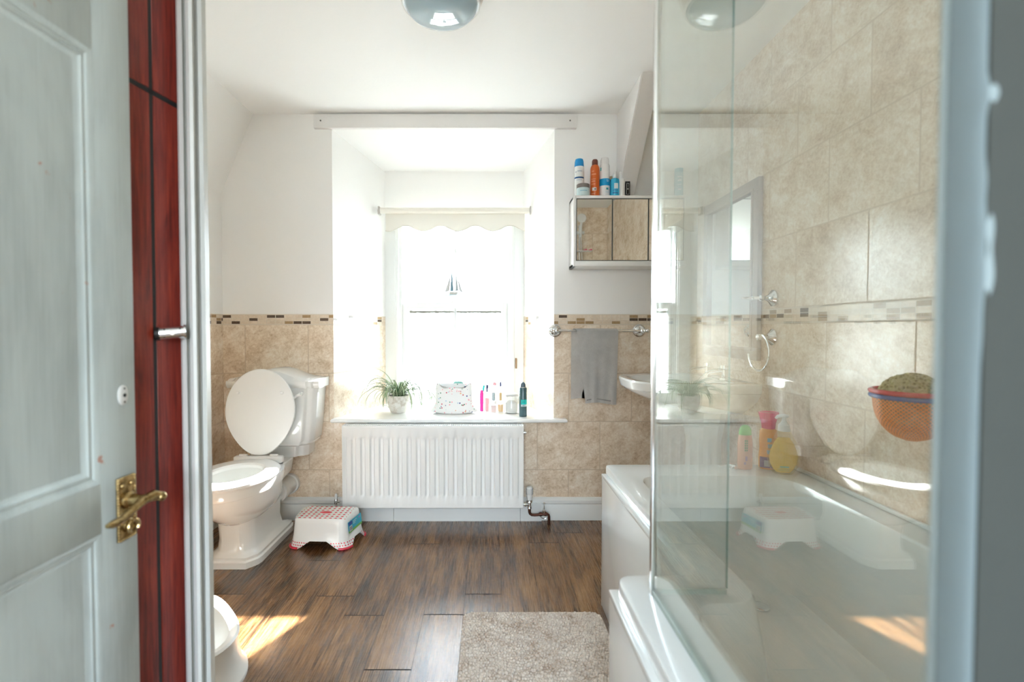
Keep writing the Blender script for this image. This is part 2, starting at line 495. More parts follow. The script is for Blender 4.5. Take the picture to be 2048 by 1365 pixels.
bm = NB()   # left wall, with sloping ceiling piece
quad(bm, [(XL, 1.10, 0), (XL, D, 0), (XL, D, 1.866), (XL, 1.10, 1.866)])
quad(bm, [(XL, 1.10, 1.866), (XL, D, 1.866), (-1.334, D, ZC), (-1.334, 1.10, ZC)])
quad(bm, [(XL, 1.10, 1.866), (-1.334, 1.10, ZC), (XL, 1.10, ZC)])
box(bm, -1.75, XL - 0.002, 1.0, EXT, -0.1, 2.5)
struct('wall_left', bm, M['tile_side'], label='left wall, tiled below, plastered above')
bm = NB()
box(bm, XR, XR + 0.15, -1.95, EXT, -0.1, 2.5)
struct('wall_right', bm, M['tile_right'], label='right wall fully tiled in travertine with a mosaic band')
bm = NB()
box(bm, -1.75, XR + 0.15, -1.95, EXT, ZC, ZC + 0.12)
struct('ceiling', bm, M['ceiling'], label='white plaster ceiling')
# partition between hall and bathroom, behind the cupboard
bm = NB()
prism(bm, [(-0.70, 1.075), (-0.688, 1.16), (-1.6, 1.16), (-1.6, 1.075)], 0, ZC)
struct('wall_partition', bm, M['tile_side'])
# near end wall of the bath (tiled towards the bath) and its plastered hall face
bm = NB()
box(bm, 0.345, XR, 0.336, YN, 0, ZC)
struct('wall_near', bm, M['tile_near'])
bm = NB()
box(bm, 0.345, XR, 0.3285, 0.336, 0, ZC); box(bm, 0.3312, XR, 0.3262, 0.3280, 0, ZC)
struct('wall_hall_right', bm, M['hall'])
# right-hand door jamb: lumpy, thickly painted
bm = NB()
prof = [(0.3300, 0.3545), (0.3292, 0.349), (0.3288, 0.344), (0.3288, 0.339), (0.3292, 0.334), (0.3300, 0.3300), (0.3309, 0.3284), (0.3345, 0.3282), (0.3447, 0.3282), (0.3447, 0.3545)]
rings = []
blobs = [(1.256, 0.011, 0.0028), (1.200, 0.012, 0.0018), (1.170, 0.018, 0.0022), (1.135, 0.022, 0.0026), (1.095, 0.018, 0.0012)]
nz = 1100
for i in range(nz + 1):
    z = ZC * i / nz
    bl = sum(a * math.exp(-((z - zc) / wd) ** 2) for zc, wd, a in blobs)
    rings.append([(x - (0.12 * bl if 0 < j < 7 else 0), y - (bl * (0.2 + 0.8 * (j / 7.0)) if 2 <= j < 8 else 0), z) for j, (x, y) in enumerate(prof)])
loft(bm, rings)
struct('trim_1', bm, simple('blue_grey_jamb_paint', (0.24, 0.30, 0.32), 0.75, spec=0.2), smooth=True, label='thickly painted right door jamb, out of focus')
# hall shell behind the camera
bm = NB()
box(bm, -0.90, -0.80, -1.9, 0.10, 0, ZC)
struct('wall_hall_left', bm, M['plaster'])
bm = NB()
for q in ((-0.9, -0.70, 0, ZC), (0.60, XR, 0, ZC), (-0.70, 0.60, 0, 0.65), (-0.70, 0.60, 2.15, ZC)):  # opening in this unseen wall, added to let in frontal fill
    box(bm, q[0], q[1], -1.95, -1.85, q[2], q[3])
struct('wall_hall_back', bm, M['plaster'])
bm = NB()
box(bm, -1.75, -1.60, -1.95, 1.2, 0, ZC); box(bm, -1.75, -0.9, -1.95, -1.90, 0, ZC)
struct('wall_hall_outer', bm, M['plaster'])

# lintel board
bm = NB()
box(bm, -0.985, 0.493, D - 0.022, D + 0.004, 2.228, 2.306, 0.003)
for x in (-0.945, 0.455): lathe(bm, [(0.0045, 0), (0.0045, -0.0236)], (x, D, 2.268), 12, axis='y', mi=1)
struct('trim_2', bm, [M['timber_white'], M['grille_dark']], smooth=True, label='white timber lintel board over the window recess')
# slanted boxed rafter
bm = NB()
x0, x1 = 0.722, 0.812
tri = [(2.33, ZC), (D, ZC), (D, 1.80)]
a = [bm.verts.new((x0, y, z)) for y, z in tri]; b = [bm.verts.new((x1, y, z)) for y, z in tri]
bm.faces.new(a); bm.faces.new(b[::-1])
for i in range(3): j = (i + 1) % 3; bm.faces.new((a[i], a[j], b[j], b[i]))
bmesh.ops.bevel(bm, geom=[e_ for e_ in bm.edges], offset=0.004, segments=2, affect='EDGES')
struct('trim_3', bm, M['timber_white'], smooth=True, label='slanted white painted rafter above the mirror cabinet')

# baseboards
def baseboard(name, x0, x1):
    bm = NB()
    pr = [(D, 0), (D - 0.016, 0), (D - 0.016, 0.085), (D - 0.012, 0.092), (D - 0.020, 0.100), (D - 0.020, 0.116), (D - 0.010, 0.128), (D, 0.131)]
    a = [(x0, y, z) for y, z in pr]; b = [(x1, y, z) for y, z in pr]
    loft(bm, [a, b])
    struct(name, bm, M['skirt'], smooth=True)
baseboard('baseboard_back', XL, XR)
bm = NB(); box(bm, XL, XL + 0.016, 1.16, D - 0.02, 0, 0.12, 0.003); struct('baseboard_left', bm, M['skirt'])
# boards under the radiator
bm = NB()
for a_, b_ in ((-0.86, -0.545), (-0.543, 0.178), (0.180, 0.30)):
    box(bm, a_, b_, D - 0.030, D - 0.0165, 0, 0.105, 0.001)
struct('trim_4', bm, M['skirt'], label='flat white boards below the radiator')

# ------------------------------------------------------------------ window
win = sroot('window_1', 'white sash window with blind')
bm = NB()
GX0, GX1 = -0.590, 0.128
for q in ((IX0, GX0, 1), (GX1, IX1, 1)):
    box(bm, q[0], q[1], YW - 0.0, YW + 0.10, RZ0, 1.86)
    # stepped box-frame mouldings
for q in ((GX0 - 0.045, GX0 - 0.02), (GX1 + 0.02, GX1 + 0.045)):
    box(bm, q[0], q[1], YW - 0.018, YW + 0.002, RZ0, 1.86, 0.004)
box(bm, GX0 - .001, GX1 + .001, YW + .001, YW + 0.099, 1.795, 1.859)
box(bm, GX0 - .001, GX1 + .001, YW + .001, YW + 0.12, RZ0 - 0.02, RZ0 + 0.033)
finish(bm, 'window_frame', M['skirt'], win)
def sash(name, y, z0, z1, st, bot, topr, panes, mat):
    bm = NB()
    box(bm, GX0, GX0 + st, y, y + 0.035, z0, z1, 0.003); box(bm, GX1 - st, GX1, y, y + 0.035, z0, z1, 0.003)
    box(bm, GX0 + st - .001, GX1 - st + .001, y + .0008, y + 0.0345, z0, z0 + bot, 0.0); box(bm, GX0 + st - .001, GX1 - st + .001, y + .0008, y + 0.0345, z1 - topr, z1 - .0005, 0.0)
    xm = (GX0 + GX1) / 2
    box(bm, xm - 0.008, xm + 0.008, y + 0.004, y + 0.031, z0 + bot - .002, z1 - topr + .002, 0.003)
    s = finish(bm, name, M['skirt'], win)
    bm = NB(); box(bm, GX0 + st - 0.004, GX1 - st + 0.004, y + 0.018, y + 0.021, z0 + bot - 0.004, z1 - topr + 0.004)
    p = finish(bm, 'window_pane', mat, s, smooth=False)
    return s
up = sash('upper_sash', YW + 0.055, 1.235, 1.80, 0.014, 0.045, 0.02, 2, M['pane'])
lo = sash('lower_sash', YW + 0.010, RZ0 + 0.03, 1.280, 0.036, 0.055, 0.042, 2, M['frosted'])
bm = NB()
for a_, b_ in ((GX0 + 0.055, -0.245), (-0.215, GX1 - 0.05)):
    for i in range(26):
        t = a_ + (b_ - a_) * i / 25
        box(bm, t - 0.007, t + 0.007, YW + 0.004, YW + 0.011, 1.208 + random.uniform(-0.003, 0.003), 1.222 + random.uniform(-0.002, 0.002))
finish(bm, 'weather_strip', simple('mossy_grey_seal', (0.30, 0.31, 0.27), 0.9), win)
bm = NB(); box(bm, GX1 + 0.050, GX1 + 0.062, YW - 0.022, YW - 0.0, 0.83, 0.90, 0.003)
finish(bm, 'sash_cord_latch', simple('brown_worn_catch', (0.32, 0.20, 0.10), 0.6), win)

# sill
bm = NB()
plan = [(RX0 - 0.006, D - 0.050), (RX1 + 0.072, D - 0.050), (RX1 + 0.072, D - 0.0), (RX1 - 0.002, D), (IX1, YW), (IX0, YW), (RX0 + 0.002, D), (RX0 - 0.006, D)]
rr = []
for ins, z in ((0.004, RZ0 - 0.006), (0, RZ0 - 0.001), (0, RZ0 + 0.008), (0.006, RZ0 + 0.014)):
    rr.append([(x + (ins if i in (0, 7) else -ins if i in (1, 2) else 0), y + (ins if i in (0, 1) else 0), z) for i, (x, y) in enumerate(plan)])
loft(bm, rr)
struct('trim_5', bm, simple('white_gloss_sill', (0.84, 0.85, 0.84), 0.22), smooth=True, label='white window sill')
ZS = RZ0 + 0.014

# ------------------------------------------------------------------ roller blind
bl = thing('roller_blind', 'cream roller blind rolled up above the window with scalloped edge', 'blind', (-0.222, 3.19, 1.868))
bm = NB(); tube(bm, [(-0.485, 0, 0.0), (0.485, 0, 0.0)], 0.019, 20)
finish(bm, 'roller', simple('cream_blind_roll', (0.80, 0.77, 0.70), 0.6), bl)
for s in (-1, 1):
    bm = NB(); box(bm, s * 0.492 - 0.006, s * 0.492 + 0.006, -0.02, 0.035, -0.026, 0.026, 0.004)
    lathe(bm, [(0.012, -0.009), (0.012, 0.009)], (s * 0.492, 0, 0), 16, axis='x')
    finish(bm, 'bracket', simple('grey_blind_bracket', (0.45, 0.42, 0.40), 0.4), bl)
bm = NB()
n = 90; rows = []
for i in range(n + 1):
    x = -0.455 + 0.91 * i / n
    ph = (x + 0.455) / 0.2275
    zb = -0.112 + 0.019 * math.cos(2 * PI * ph + 2.6)
    rows.append([(x, 0.016 + 0.004 * math.sin(x * 9), z) for z in (0.0, -0.06, zb)])
for sgn in (0,):
    R = loft(bm, rows, False, False, closed=False)
bmesh.ops.recalc_face_normals(bm, faces=bm.faces)
finish(bm, 'blind_fabric', translucent('cream_blind_fabric', (0.74, 0.72, 0.66), 0.06, 0.8), bl)
bm = NB(); tube(bm, [(-0.455 + 0.91 * i / n, 0.0155, -0.1115 + 0.019 * math.cos(2 * PI * (0.91 * i / n) / 0.2275 + 2.6)) for i in range(n + 1)], 0.0022, 6)
finish(bm, 'braid_trim', simple('cream_braid', (0.5, 0.47, 0.40), 0.9), bl)
bm = NB(); tube(bm, [(0.487, -0.012, -0.02), (0.487, -0.012, -0.05)], 0.0015, 6)
finish(bm, 'pull_cord', simple('cord', (0.8, 0.79, 0.75), 0.8), bl)

# ------------------------------------------------------------------ radiator
RX, RW, RD = -0.81, 1.0, 0.085
RYF = D - 0.115
rad = thing('radiator', 'white panel radiator under the window', 'radiator', (-0.31, RYF, 0.105))
H = 0.458
bm = NB()
ribs = 19; x0, x1 = -0.485, 0.485
xs = [-0.5, -0.494]
pitch = (x1 - x0) / ribs
prof = {}
pts = [(-0.5, 0.004), (-0.497, 0.0)]
for k in range(ribs):
    b0 = x0 + k * pitch
    for t, d in ((0.08, 0), (0.22, 1), (0.66, 1), (0.82, 0)):
        pts.append((b0 + t * pitch, d))
pts += [(0.497, 0.0), (0.5, 0.004)]
zs = [(0.0, 0, 0.004), (0.004, 0, 0), (0.052, 0, 0), (0.066, 0.7, 0), (0.08, 1, 0), (0.34, 1, 0), (0.378, 1, 0), (0.392, 0.7, 0), (0.404, 0, 0), (H - 0.006, 0, 0), (H - 0.002, 0, 0.004)]
rows = []
for z, f, s in zs:
    rows.append([(x, (0.010 * (1 - d * f * 1.0)) if d in (0, 1) and abs(x) < 0.49 and f > 0 else (0.0 + s), z) for x, d in pts])
# flat border at y=0, recessed channels between raised ribs
rows2 = []
for z, f, s in zs:
    r = []
    for x, d in pts:
        y = s
        if abs(x) < 0.486 and f > 0: y = 0.012 * f * (1 - (1 if d == 1 else 0))
        if abs(x) > 0.499: y = 0.004
        r.append((x, y, z))
    rows2.append(r)
loft(bm, rows2, False, False, closed=False)
finish(bm, 'front_panel', M['radiator'], rad)
for s in (-1, 1):
    bm = NB(); box(bm, s * 0.5 - 0.0015, s * 0.5 + 0.0015, 0.002, RD, 0.0, H + 0.002, 0.001)
    finish(bm, 'side_panel', M['radiator'], rad)
bm = NB(); box(bm, -0.495, 0.495, RD - 0.01, RD, 0.0, H - 0.01)
finish(bm, 'back_panel', M['grille_dark'], rad)
bm = NB()
nb = 84
for i in range(nb + 1):
    x = -0.494 + 0.988 * i / nb
    box(bm, x - 0.0035, x + 0.0035, 0.012, RD - 0.012, H - 0.004, H)
for y in (0.002, 0.030, 0.055, RD - 0.012): box(bm, -0.499, 0.499, y, y + 0.009, H - 0.0045, H + 0.0008)
g_ = finish(bm, 'top_grille', M['radiator'], rad, smooth=False)
bm = NB(); lathe(bm, [(0.008, 0), (0.008, 0.012), (0.005, 0.013), (0.005, 0.018)], (0.501, 0.045, H - 0.045), 14, axis='x')
finish(bm, 'bleed_plug', M['chrome'], rad)
# added dark plate behind radiator top, standing in for shade below the sill
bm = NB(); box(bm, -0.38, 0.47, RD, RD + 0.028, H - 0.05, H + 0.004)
finish(bm, 'gap_shade_plate', M['grille_dark'], rad)

def P(px, py, Y):
    th = math.radians(1.44)
    v = (682.5 - py) / 975.0
    dy = v * math.sin(th) + math.cos(th); dz = v * math.cos(th) - math.sin(th); dx = (px - 978) / 975.0
    return Vector((dx / dy * Y, Y, 1.1 + dz / dy * Y))
# thermostatic valve, right
Yv = D - 0.075
vr = thing('radiator_valve', 'white thermostatic radiator valve on dark copper pipe right of the radiator', 'valve', P(1059, 1005, Yv))
bm = NB()
def lp(px, py, dy=0.0): q = P(px, py, Yv + dy) - vr.location; return tuple(q)
lathe(bm, [(0.0135, 0.012), (0.015, 0.02), (0.0185, 0.05), (0.019, 0.072), (0.0165, 0.084), (0.012, 0.088)], (0, 0, 0), 24)
finish(bm, 'thermostat_head', simple('white_valve_head', (0.80, 0.81, 0.80), 0.35), vr)
bm = NB()
for a_ in range(12):
    an = 2 * PI * a_ / 12
    box(bm, 0.0185 * math.cos(an) - 0.0012, 0.0185 * math.cos(an) + 0.0012, 0.0185 * math.sin(an) - 0.0012, 0.0185 * math.sin(an) + 0.0012, 0.045, 0.078)
finish(bm, 'grip_slots', simple('grey_slot', (0.25, 0.26, 0.26), 0.6), vr)
bm = NB()
lathe(bm, [(0.016, 0.010), (0.018, 0.006), (0.018, 0.0), (0.011, -0.004), (0.010, -0.02), (0.013, -0.022), (0.014, -0.034), (0.010, -0.037)], (0, 0, 0), 20)
tube(bm, [(0, 0, -0.012), (-0.038, 0, -0.012)], 0.007, 12)
lathe(bm, [(0.012, -0.028), (0.012, -0.018)], (0, 0, -0.012), 6, axis='x')
finish(bm, 'valve_body', M['chrome'], vr)
bm = NB()
tube(bm, [(0, 0, -0.033), (0, 0, -0.055), (0.003, 0, -0.065), (0.012, 0, -0.072), (0.03, 0, -0.073), (0.085, 0, -0.068), (0.098, 0, -0.067), (0.106, 0, -0.072), (0.109, 0.0, -0.082), (0.110, 0, -vr.location.z + 0.001)], 0.0078, 12)
tube(bm, [(0.055, 0, -0.0695), (0.070, 0, -0.068)], 0.011, 12); tube(bm, [(0.082, 0, -0.0675), (0.096, 0, -0.067)], 0.011, 12)
finish(bm, 'copper_pipe', M['copper'], vr)
bm = NB()
lathe(bm, [(0.007, -0.066), (0.009, -0.055), (0.010, -0.045), (0.006, -0.043)], (0.082, 0, 0), 14)
tube(bm, [(0.082, 0, -0.045), (0.082, 0, -0.012)], 0.0022, 8)
lathe(bm, [(0.003, -0.014), (0.006, -0.011), (0.006, -0.004), (0.003, -0.002)], (0.082, 0, 0), 12)
tube(bm, arc((0.082, -0.004, -0.070), 0.022, PI, 2 * PI, 10, 'xz'), 0.0022, 8)
finish(bm, 'drain_cock', M['chrome'], vr)
# lockshield valve, left
vl = thing('radiator_valve', 'small chrome lockshield valve with white cap left of the radiator', 'valve', P(672, 1003, Yv))
bm = NB(); lathe(bm, [(0.007, 0.012), (0.0085, 0.016), (0.0085, 0.034), (0.005, 0.042)], (0, 0, 0), 16)
finish(bm, 'cap', M['pvc'], vl)
bm = NB(); lathe(bm, [(0.009, -0.014), (0.011, -0.006), (0.011, 0.004), (0.008, 0.012)], (0, 0, 0), 14)
tube(bm, [(0, 0, -0.003), (0.022, 0, -0.003)], 0.006, 12); tube(bm, [(0, 0, -0.012), (0, 0, -vl.location.z + 0.001)], 0.0075, 12)
finish(bm, 'valve_body', M['chrome'], vl)

# ------------------------------------------------------------------ toilet
TX = -1.195
toi = thing('toilet', 'white ceramic toilet with the lid up, beside the left wall', 'toilet', (TX, 2.40, 0))
def egg(z, hw, yf, yb, sq=2.0, n=56, cx=0.0, ymid=None):
    """closed ring; yf front (towards the camera), yb back; local y about 2.40"""
    ym = ymid if ymid is not None else yf + (yb - yf) * 0.52
    r = []
    for i in range(n):
        a = 2 * PI * i / n
        c, s = math.cos(a), math.sin(a)
        ex = 2.0 / sq
        x = hw * math.copysign(abs(c) ** ex, c)
        L = (yb - ym) if s > 0 else (ym - yf)
        y = ym + L * math.copysign(abs(s) ** ex, s)
        r.append((cx + x, y, z))
    return r
def chr_ring(z, hw, y0, y1, ch, n=56):
    """chamfered rectangle, front corners cut"""
    pts = [(hw, y1), (hw, y0 + ch), (hw - ch * 0.75, y0), (-hw + ch * 0.75, y0), (-hw, y0 + ch), (-hw, y1)]
    # resample by angle about centre so that rings line up
    cy_ = (y0 + y1) / 2; out_ = []
    m_ = len(pts)
    for i in range(n):
        a = 2 * PI * i / n; dx, dy = math.cos(a), math.sin(a); best = None
        for j in range(m_):
            ax, ay = pts[j]; bx, by = pts[(j + 1) % m_]; ay -= cy_; by -= cy_
            ex_, ey_ = bx - ax, by - ay; det = dx * (-ey_) + dy * ex_
            if abs(det) < 1e-9: continue
            t = (ax * (-ey_) + ay * ex_) / det; u = (dx * ay - dy * ax) / det
            if t > 0 and -1e-6 <= u <= 1 + 1e-6: best = t if best is None else min(best, t)
        out_.append((dx * best, cy_ + dy * best, z))
    return out_
bm = NB()
R = []
for z, hw, y0, y1, ch in ((0.0, 0.125, -0.20, 0.27, 0.055), (0.028, 0.125, -0.20, 0.27, 0.055), (0.034, 0.116, -0.192, 0.262, 0.053), (0.046, 0.116, -0.192, 0.262, 0.053),
                          (0.056, 0.098, -0.178, 0.25, 0.05), (0.07, 0.086, -0.172, 0.20, 0.048), (0.12, 0.080, -0.170, 0.19, 0.046), (0.205, 0.084, -0.176, 0.18, 0.046), (0.26, 0.095, -0.19, 0.18, 0.05)):
    R.append(chr_ring(z, hw, y0, y1, ch))
loft(bm, R)
ped = finish(bm, 'pedestal', M['ceramic'], toi)
bm = NB(); lathe(bm, [(0.005, 0.0), (0.005, 0.0025)], (0.106, 0.02, 0.045), 12)
finish(bm, 'fixing_bolt', simple('brown_screw', (0.10, 0.06, 0.03), 0.5), ped)
bm = NB()
R = [egg(0.195, 0.090, -0.185, 0.20, 2.6), egg(0.215, 0.112, -0.215, 0.20, 2.4), egg(0.245, 0.140, -0.265, 0.20), egg(0.29, 0.162, -0.315, 0.19), egg(0.335, 0.170, -0.342, 0.18),
     egg(0.352, 0.172, -0.350, 0.18), egg(0.356, 0.181, -0.360, 0.185), egg(0.385, 0.185, -0.368, 0.19), egg(0.402, 0.182, -0.364, 0.19),
     egg(0.402, 0.130, -0.305, 0.06), egg(0.385, 0.125, -0.30, 0.055), egg(0.33, 0.118, -0.27, 0.04), egg(0.26, 0.085, -0.18, 0.02), egg(0.25, 0.03, -0.10, 0.0)]
loft(bm, R)
bowl = finish(bm, 'bowl', M['ceramic'], toi)
bm = NB(); loft(bm, [egg(0.285, 0.095, -0.205, 0.02), egg(0.287, 0.095, -0.205, 0.02)])
finish(bm, 'water', M['water'], bowl)
# shelf linking bowl to cistern
bm = NB(); R = []
for z, g in ((0.27, 0.06), (0.33, 0.01), (0.395, 0.0), (0.402, 0.004)):
    R.append([(x, y, z) for x, y in rounded([(-0.135 + g, 0.10), (0.135 - g, 0.10), (0.125 - g, 0.27), (-0.125 + g, 0.27)], 0.03, 4)])
loft(bm, R); finish(bm, 'rear_platform', M['ceramic'], toi)
bm = NB()
def ring_pair(z, g): return egg(z, 0.190 - g, -0.378 + g, 0.115 - g * 0.5)
Rs = [egg(0.404, 0.186, -0.372, 0.112), egg(0.410, 0.190, -0.378, 0.115), egg(0.420, 0.189, -0.377, 0.115), egg(0.428, 0.180, -0.366, 0.108), egg(0.430, 0.165, -0.348, 0.10),
      egg(0.427, 0.125, -0.295, 0.035), egg(0.418, 0.118, -0.285, 0.028), egg(0.404, 0.118, -0.285, 0.028)]
loft(bm, Rs, wrap=True)
seat = finish(bm, 'seat', M['seat_plastic'], toi)
bm = NB(); box(bm, -0.125, 0.125, 0.095, 0.135, 0.404, 0.440, 0.008)
for s in (-1, 1): tube(bm, [(s * 0.08 - 0.02, 0.115, 0.442), (s * 0.08 + 0.02, 0.115, 0.442)], 0.008, 12)
finish(bm, 'hinge', M['seat_plastic'], toi)
# lid: ovoid slab leaning back on the cistern
lidR = Matrix.Translation((0.0, 0.112, 0.437)) @ Matrix.Rotation(math.radians(-4), 4, 'X')
def lid_ring(g, t):
    r = []
    for i in range(56):
        a = 2 * PI * i / 56; c, s = math.cos(a), math.sin(a)
        hw = 0.183 - g
        x = hw * math.copysign(abs(c) ** (0.88 if s < 0 else 1.0), c)
        z = 0.232 + (0.222 - g) * s if s > 0 else 0.232 + (0.228 - g) * s
        if s < 0: x *= (1 - 0.24 * (-s) ** 1.6); 
        r.append(tuple(lidR @ Vector((x, t, z))))
    return r
bm = NB(); loft(bm, [lid_ring(0.012, 0.0), lid_ring(0.003, 0.002), lid_ring(0.0, 0.007), lid_ring(0.001, 0.013), lid_ring(0.006, 0.017), lid_ring(0.02, 0.019)])
lid = finish(bm, 'lid', M['seat_plastic'], toi)
for s in (-1, 1):
    bm = NB(); lathe(bm, [(0.009, 0.0), (0.009, -0.004), (0.006, -0.007)], tuple(lidR @ Vector((s * 0.115, 0.002, 0.33))), 16, axis='y')
    finish(bm, 'buffer', simple('lid_buffer', (0.75, 0.76, 0.76), 0.4), lid)
# cistern
CX = 0.030
def cis(z, hw, yf, yb=0.380, st=0.0):
    c = [(-hw, yb), (-hw, yf + 0.055), (-hw + 0.02, yf + 0.030), (-hw + 0.045, yf + 0.022), (-hw + 0.055, yf), (hw - 0.055, yf), (hw - 0.045, yf + 0.022), (hw - 0.02, yf + 0.030), (hw, yf + 0.055), (hw, yb)]
    return [(x + CX, y, z) for x, y in rounded(c, 0.006, 3)]
bm = NB()
loft(bm, [cis(0.402, 0.165, 0.235), cis(0.46, 0.17, 0.232), cis(0.470, 0.195, 0.212), cis(0.478, 0.200, 0.208), cis(0.486, 0.200, 0.208), cis(0.495, 0.208, 0.206), cis(0.62, 0.222, 0.200), cis(0.775, 0.234, 0.196), cis(0.782, 0.234, 0.196)])
cist = finish(bm, 'cistern', M['ceramic'], toi)
bm = NB(); rows = []
nx = 64
def crest(x):
    a = abs(x) / 0.25
    return 0.832 + 0.052 * 0.5 * (1 + math.cos(PI * min(1, a / 0.80))) - (0.004 if a > 0.82 else 0)
for i in range(nx + 1):
    x = -0.25 + 0.5 * i / nx
    zt = crest(x); fr = 0.185 + (0.028 if abs(x) > 0.215 else 0.014 if abs(x) > 0.19 else 0.0)
    rows.append([(x + CX, y, z) for y, z in ((0.382, 0.780), (0.198 + (fr - 0.185), 0.780), (0.194 + (fr - 0.185), 0.786), (fr + 0.002, 0.796), (fr, 0.808), (fr + 0.002, 0.818), (fr + 0.016, zt - 0.010), (fr + 0.04, zt), (0.382, zt))])
loft(bm, rows)
finish(bm, 'cistern_lid', M['ceramic'], toi)
bm = NB()
tube(bm, [(CX + 0.165, 0.196, 0.752), (CX + 0.165, 0.172, 0.752)], 0.010, 14)
tube(bm, [(CX + 0.168, 0.170, 0.755), (CX + 0.150, 0.166, 0.745), (CX + 0.115, 0.166, 0.722)], [0.008, 0.007, 0.0105], 12)
finish(bm, 'flush_lever', M['seat_plastic'], cist)
bm = NB()
tube(bm, [(0.035, 0.16, 0.215), (0.040, 0.235, 0.215)], 0.050, 28)
tube(bm, [(0.040, 0.225, 0.215), (0.041, 0.260, 0.215)], 0.060, 28)
tube(bm, [(0.041, 0.255, 0.215), (0.047, 0.32, 0.213), (0.050, 0.384, 0.212)], [0.052, 0.050, 0.050], 28)
tube(bm, [(0.050, 0.360, 0.212), (0.050, 0.384, 0.212)], 0.058, 28)
finish(bm, 'waste_pipe', M['pvc'], toi)

# ------------------------------------------------------------------ step stool
def stool():
    st = thing('step_stool', 'white plastic step stool with red dots beside the toilet', 'stool', (-0.845, 2.505, 0), math.radians(-3))
    m = Mat('white_plastic_with_red_dots', (0.80, 0.81, 0.80), 0.2, spec=0.5)
    (x, y, z), p = m.pos(True)
    pu = 0.0262
    fx = ((x / pu + 0.5).fract() - 0.5) * pu; fy = ((y / pu + 0.5).fract() - 0.5) * pu
    dd = (fx * fx + fy * fy)
    inr = ((x * x) / (0.132 ** 2) + (y * y) / (0.084 ** 2)).lt(1.0) + (x.abs().lt(0.128) * y.abs().lt(0.082))
    dots = dd.lt(0.0072 ** 2) * z.gt(0.1435) * inr.gt(0.5)
    ov = ((x * x) / (0.033 ** 2) + ((y) * (y)) / (0.015 ** 2)).lt(1.0) * z.gt(0.1435)
    notov = 1 - ((x * x) / (0.043 ** 2) + (y * y) / (0.024 ** 2)).lt(1.0)
    # small dots on the feet
    pv = 0.0125
    ang = (x * 0.8 + y * 0.6); 
    gx = (((x + z * 0.5) / pv).fract() - 0.5) * pv; gy = (((y) / pv).fract() - 0.5) * pv; gz = ((z / pv).fract() - 0.5) * pv
    onx = y.abs().gt(x.abs() * 0.62)
    d2 = (gx * gx + gz * gz) * onx + (gy * gy + gz * gz) * (1 - onx)
    fd = d2.lt(0.0032 ** 2) * z.lt(0.034) * z.gt(0.007)
    msk = (dots * notov).mx(ov).mx(fd)
    m.color(m.mix(msk, (0.80, 0.81, 0.80), (0.66, 0.028, 0.06)))
    h = 0.148
    N_ = 96
    def outl(hw, hd, sq):
        o = []
        for i in range(N_):
            a = 2 * PI * (i + 0.5) / N_; c, s = math.cos(a), math.sin(a); e2 = 2 / sq
            o.append((hw * math.copysign(abs(c) ** e2, c), hd * math.copysign(abs(s) ** e2, s)))
        return o
    T = outl(0.146, 0.092, 7); B = outl(0.175, 0.112, 5.5)
    T = [(x * (.99 + .10 * y / .112), y) for x, y in T]; B = [(x * (.985 + .115 * y / .112), y) for x, y in B]
    def zlow(x, y):
        # arches on the four sides, feet in the corners
        ax = abs(x) / 0.175; ay = abs(y) / 0.112
        t = min(ax, ay)
        return 0.0 if t > 0.64 else 0.056 * (0.5 + 0.5 * math.cos(PI * t / 0.64)) ** 0.7
    bm = NB(); R = []
    R.append([(x * 0.2, y * 0.2, h) for x, y in T]); R.append([(x * 0.6, y * 0.6, h) for x, y in T])
    R.append([(x * 0.93, y * 0.93, h) for x, y in T]); R.append([(x * 0.975, y * 0.97, h - 0.0015) for x, y in T]); R.append([(x, y, h - 0.008) for x, y in T])
    for t in (0.15, 0.35, 0.55, 0.72, 0.84, 0.93, 1.0):
        ring = []
        for (tx, ty), (bx, by) in zip(T, B):
            fl = 0.55 * t + 0.45 * t ** 5
            xx = tx + (bx - tx) * fl; yy = ty + (by - ty) * fl
            # the front is slightly fluted between the legs
            zl = zlow(bx, by)
            if zl > 0.002: sc_ = 1 - 0.035 * t * min(1, zl / 0.03)
            else: sc_ = 1
            ring.append((xx * sc_, yy * sc_, (h - 0.008) * (1 - t) + zl * t))
        R.append(ring)
    inner = [[(x * 0.972, y * 0.965, (z - 0.0035) if k < 6 else z) for x, y, z in ring] for k, ring in enumerate(R)]
    loft(bm, R + inner[::-1], True, True)
    finish(bm, 'stool_body', m.m, st)
    rm = simple('red_rubber_foot', (0.62, 0.03, 0.06), 0.35)
    for sx in (-1, 1):
        for sy in (-1, 1):
            pts = [(bx, by, 0.005) for bx, by in B if bx * sx > 0 and by * sy > 0 and zlow(bx, by) < 0.004]
            pts.sort(key=lambda q: math.atan2(q[1] * sy, q[0] * sx))
            bm = NB(); tube(bm, pts, 0.006, 10); finish(bm, 'foot', rm, st)
    # sticker on the right-hand end
    bm = NB()
    def q(yc, z, off=0.0006):
        t = (h - 0.008 - z) / (h - 0.008); fl = 0.55 * t + 0.45 * t ** 5
        return ((0.146 + 0.029 * fl) * (.99 + .105 * yc / .112) + off + .0012, yc, z)
    def patch(mi, y0, y1, z0, z1, off):
        nn = 4
        for i in range(nn):
            za = z0 + (z1 - z0) * i / nn; zb = z0 + (z1 - z0) * (i + 1) / nn
            quad(bm, [q(y0, za, off), q(y1, za, off), q(y1, zb, off), q(y0, zb, off)], mi)
    y0, y1, za, zb = -0.072, 0.072, 0.068, 0.124
    patch(0, y0, y1, za, zb, 0.0016)
    patch(1, y0, y1, za, za + 0.011, 0.0020)
    patch(2, y0 + 0.006, y0 + 0.046, zb - 0.020, zb - 0.004, 0.0020)
    patch(3, y0 + 0.010, y0 + 0.040, za + 0.006, za + 0.032, 0.0022)
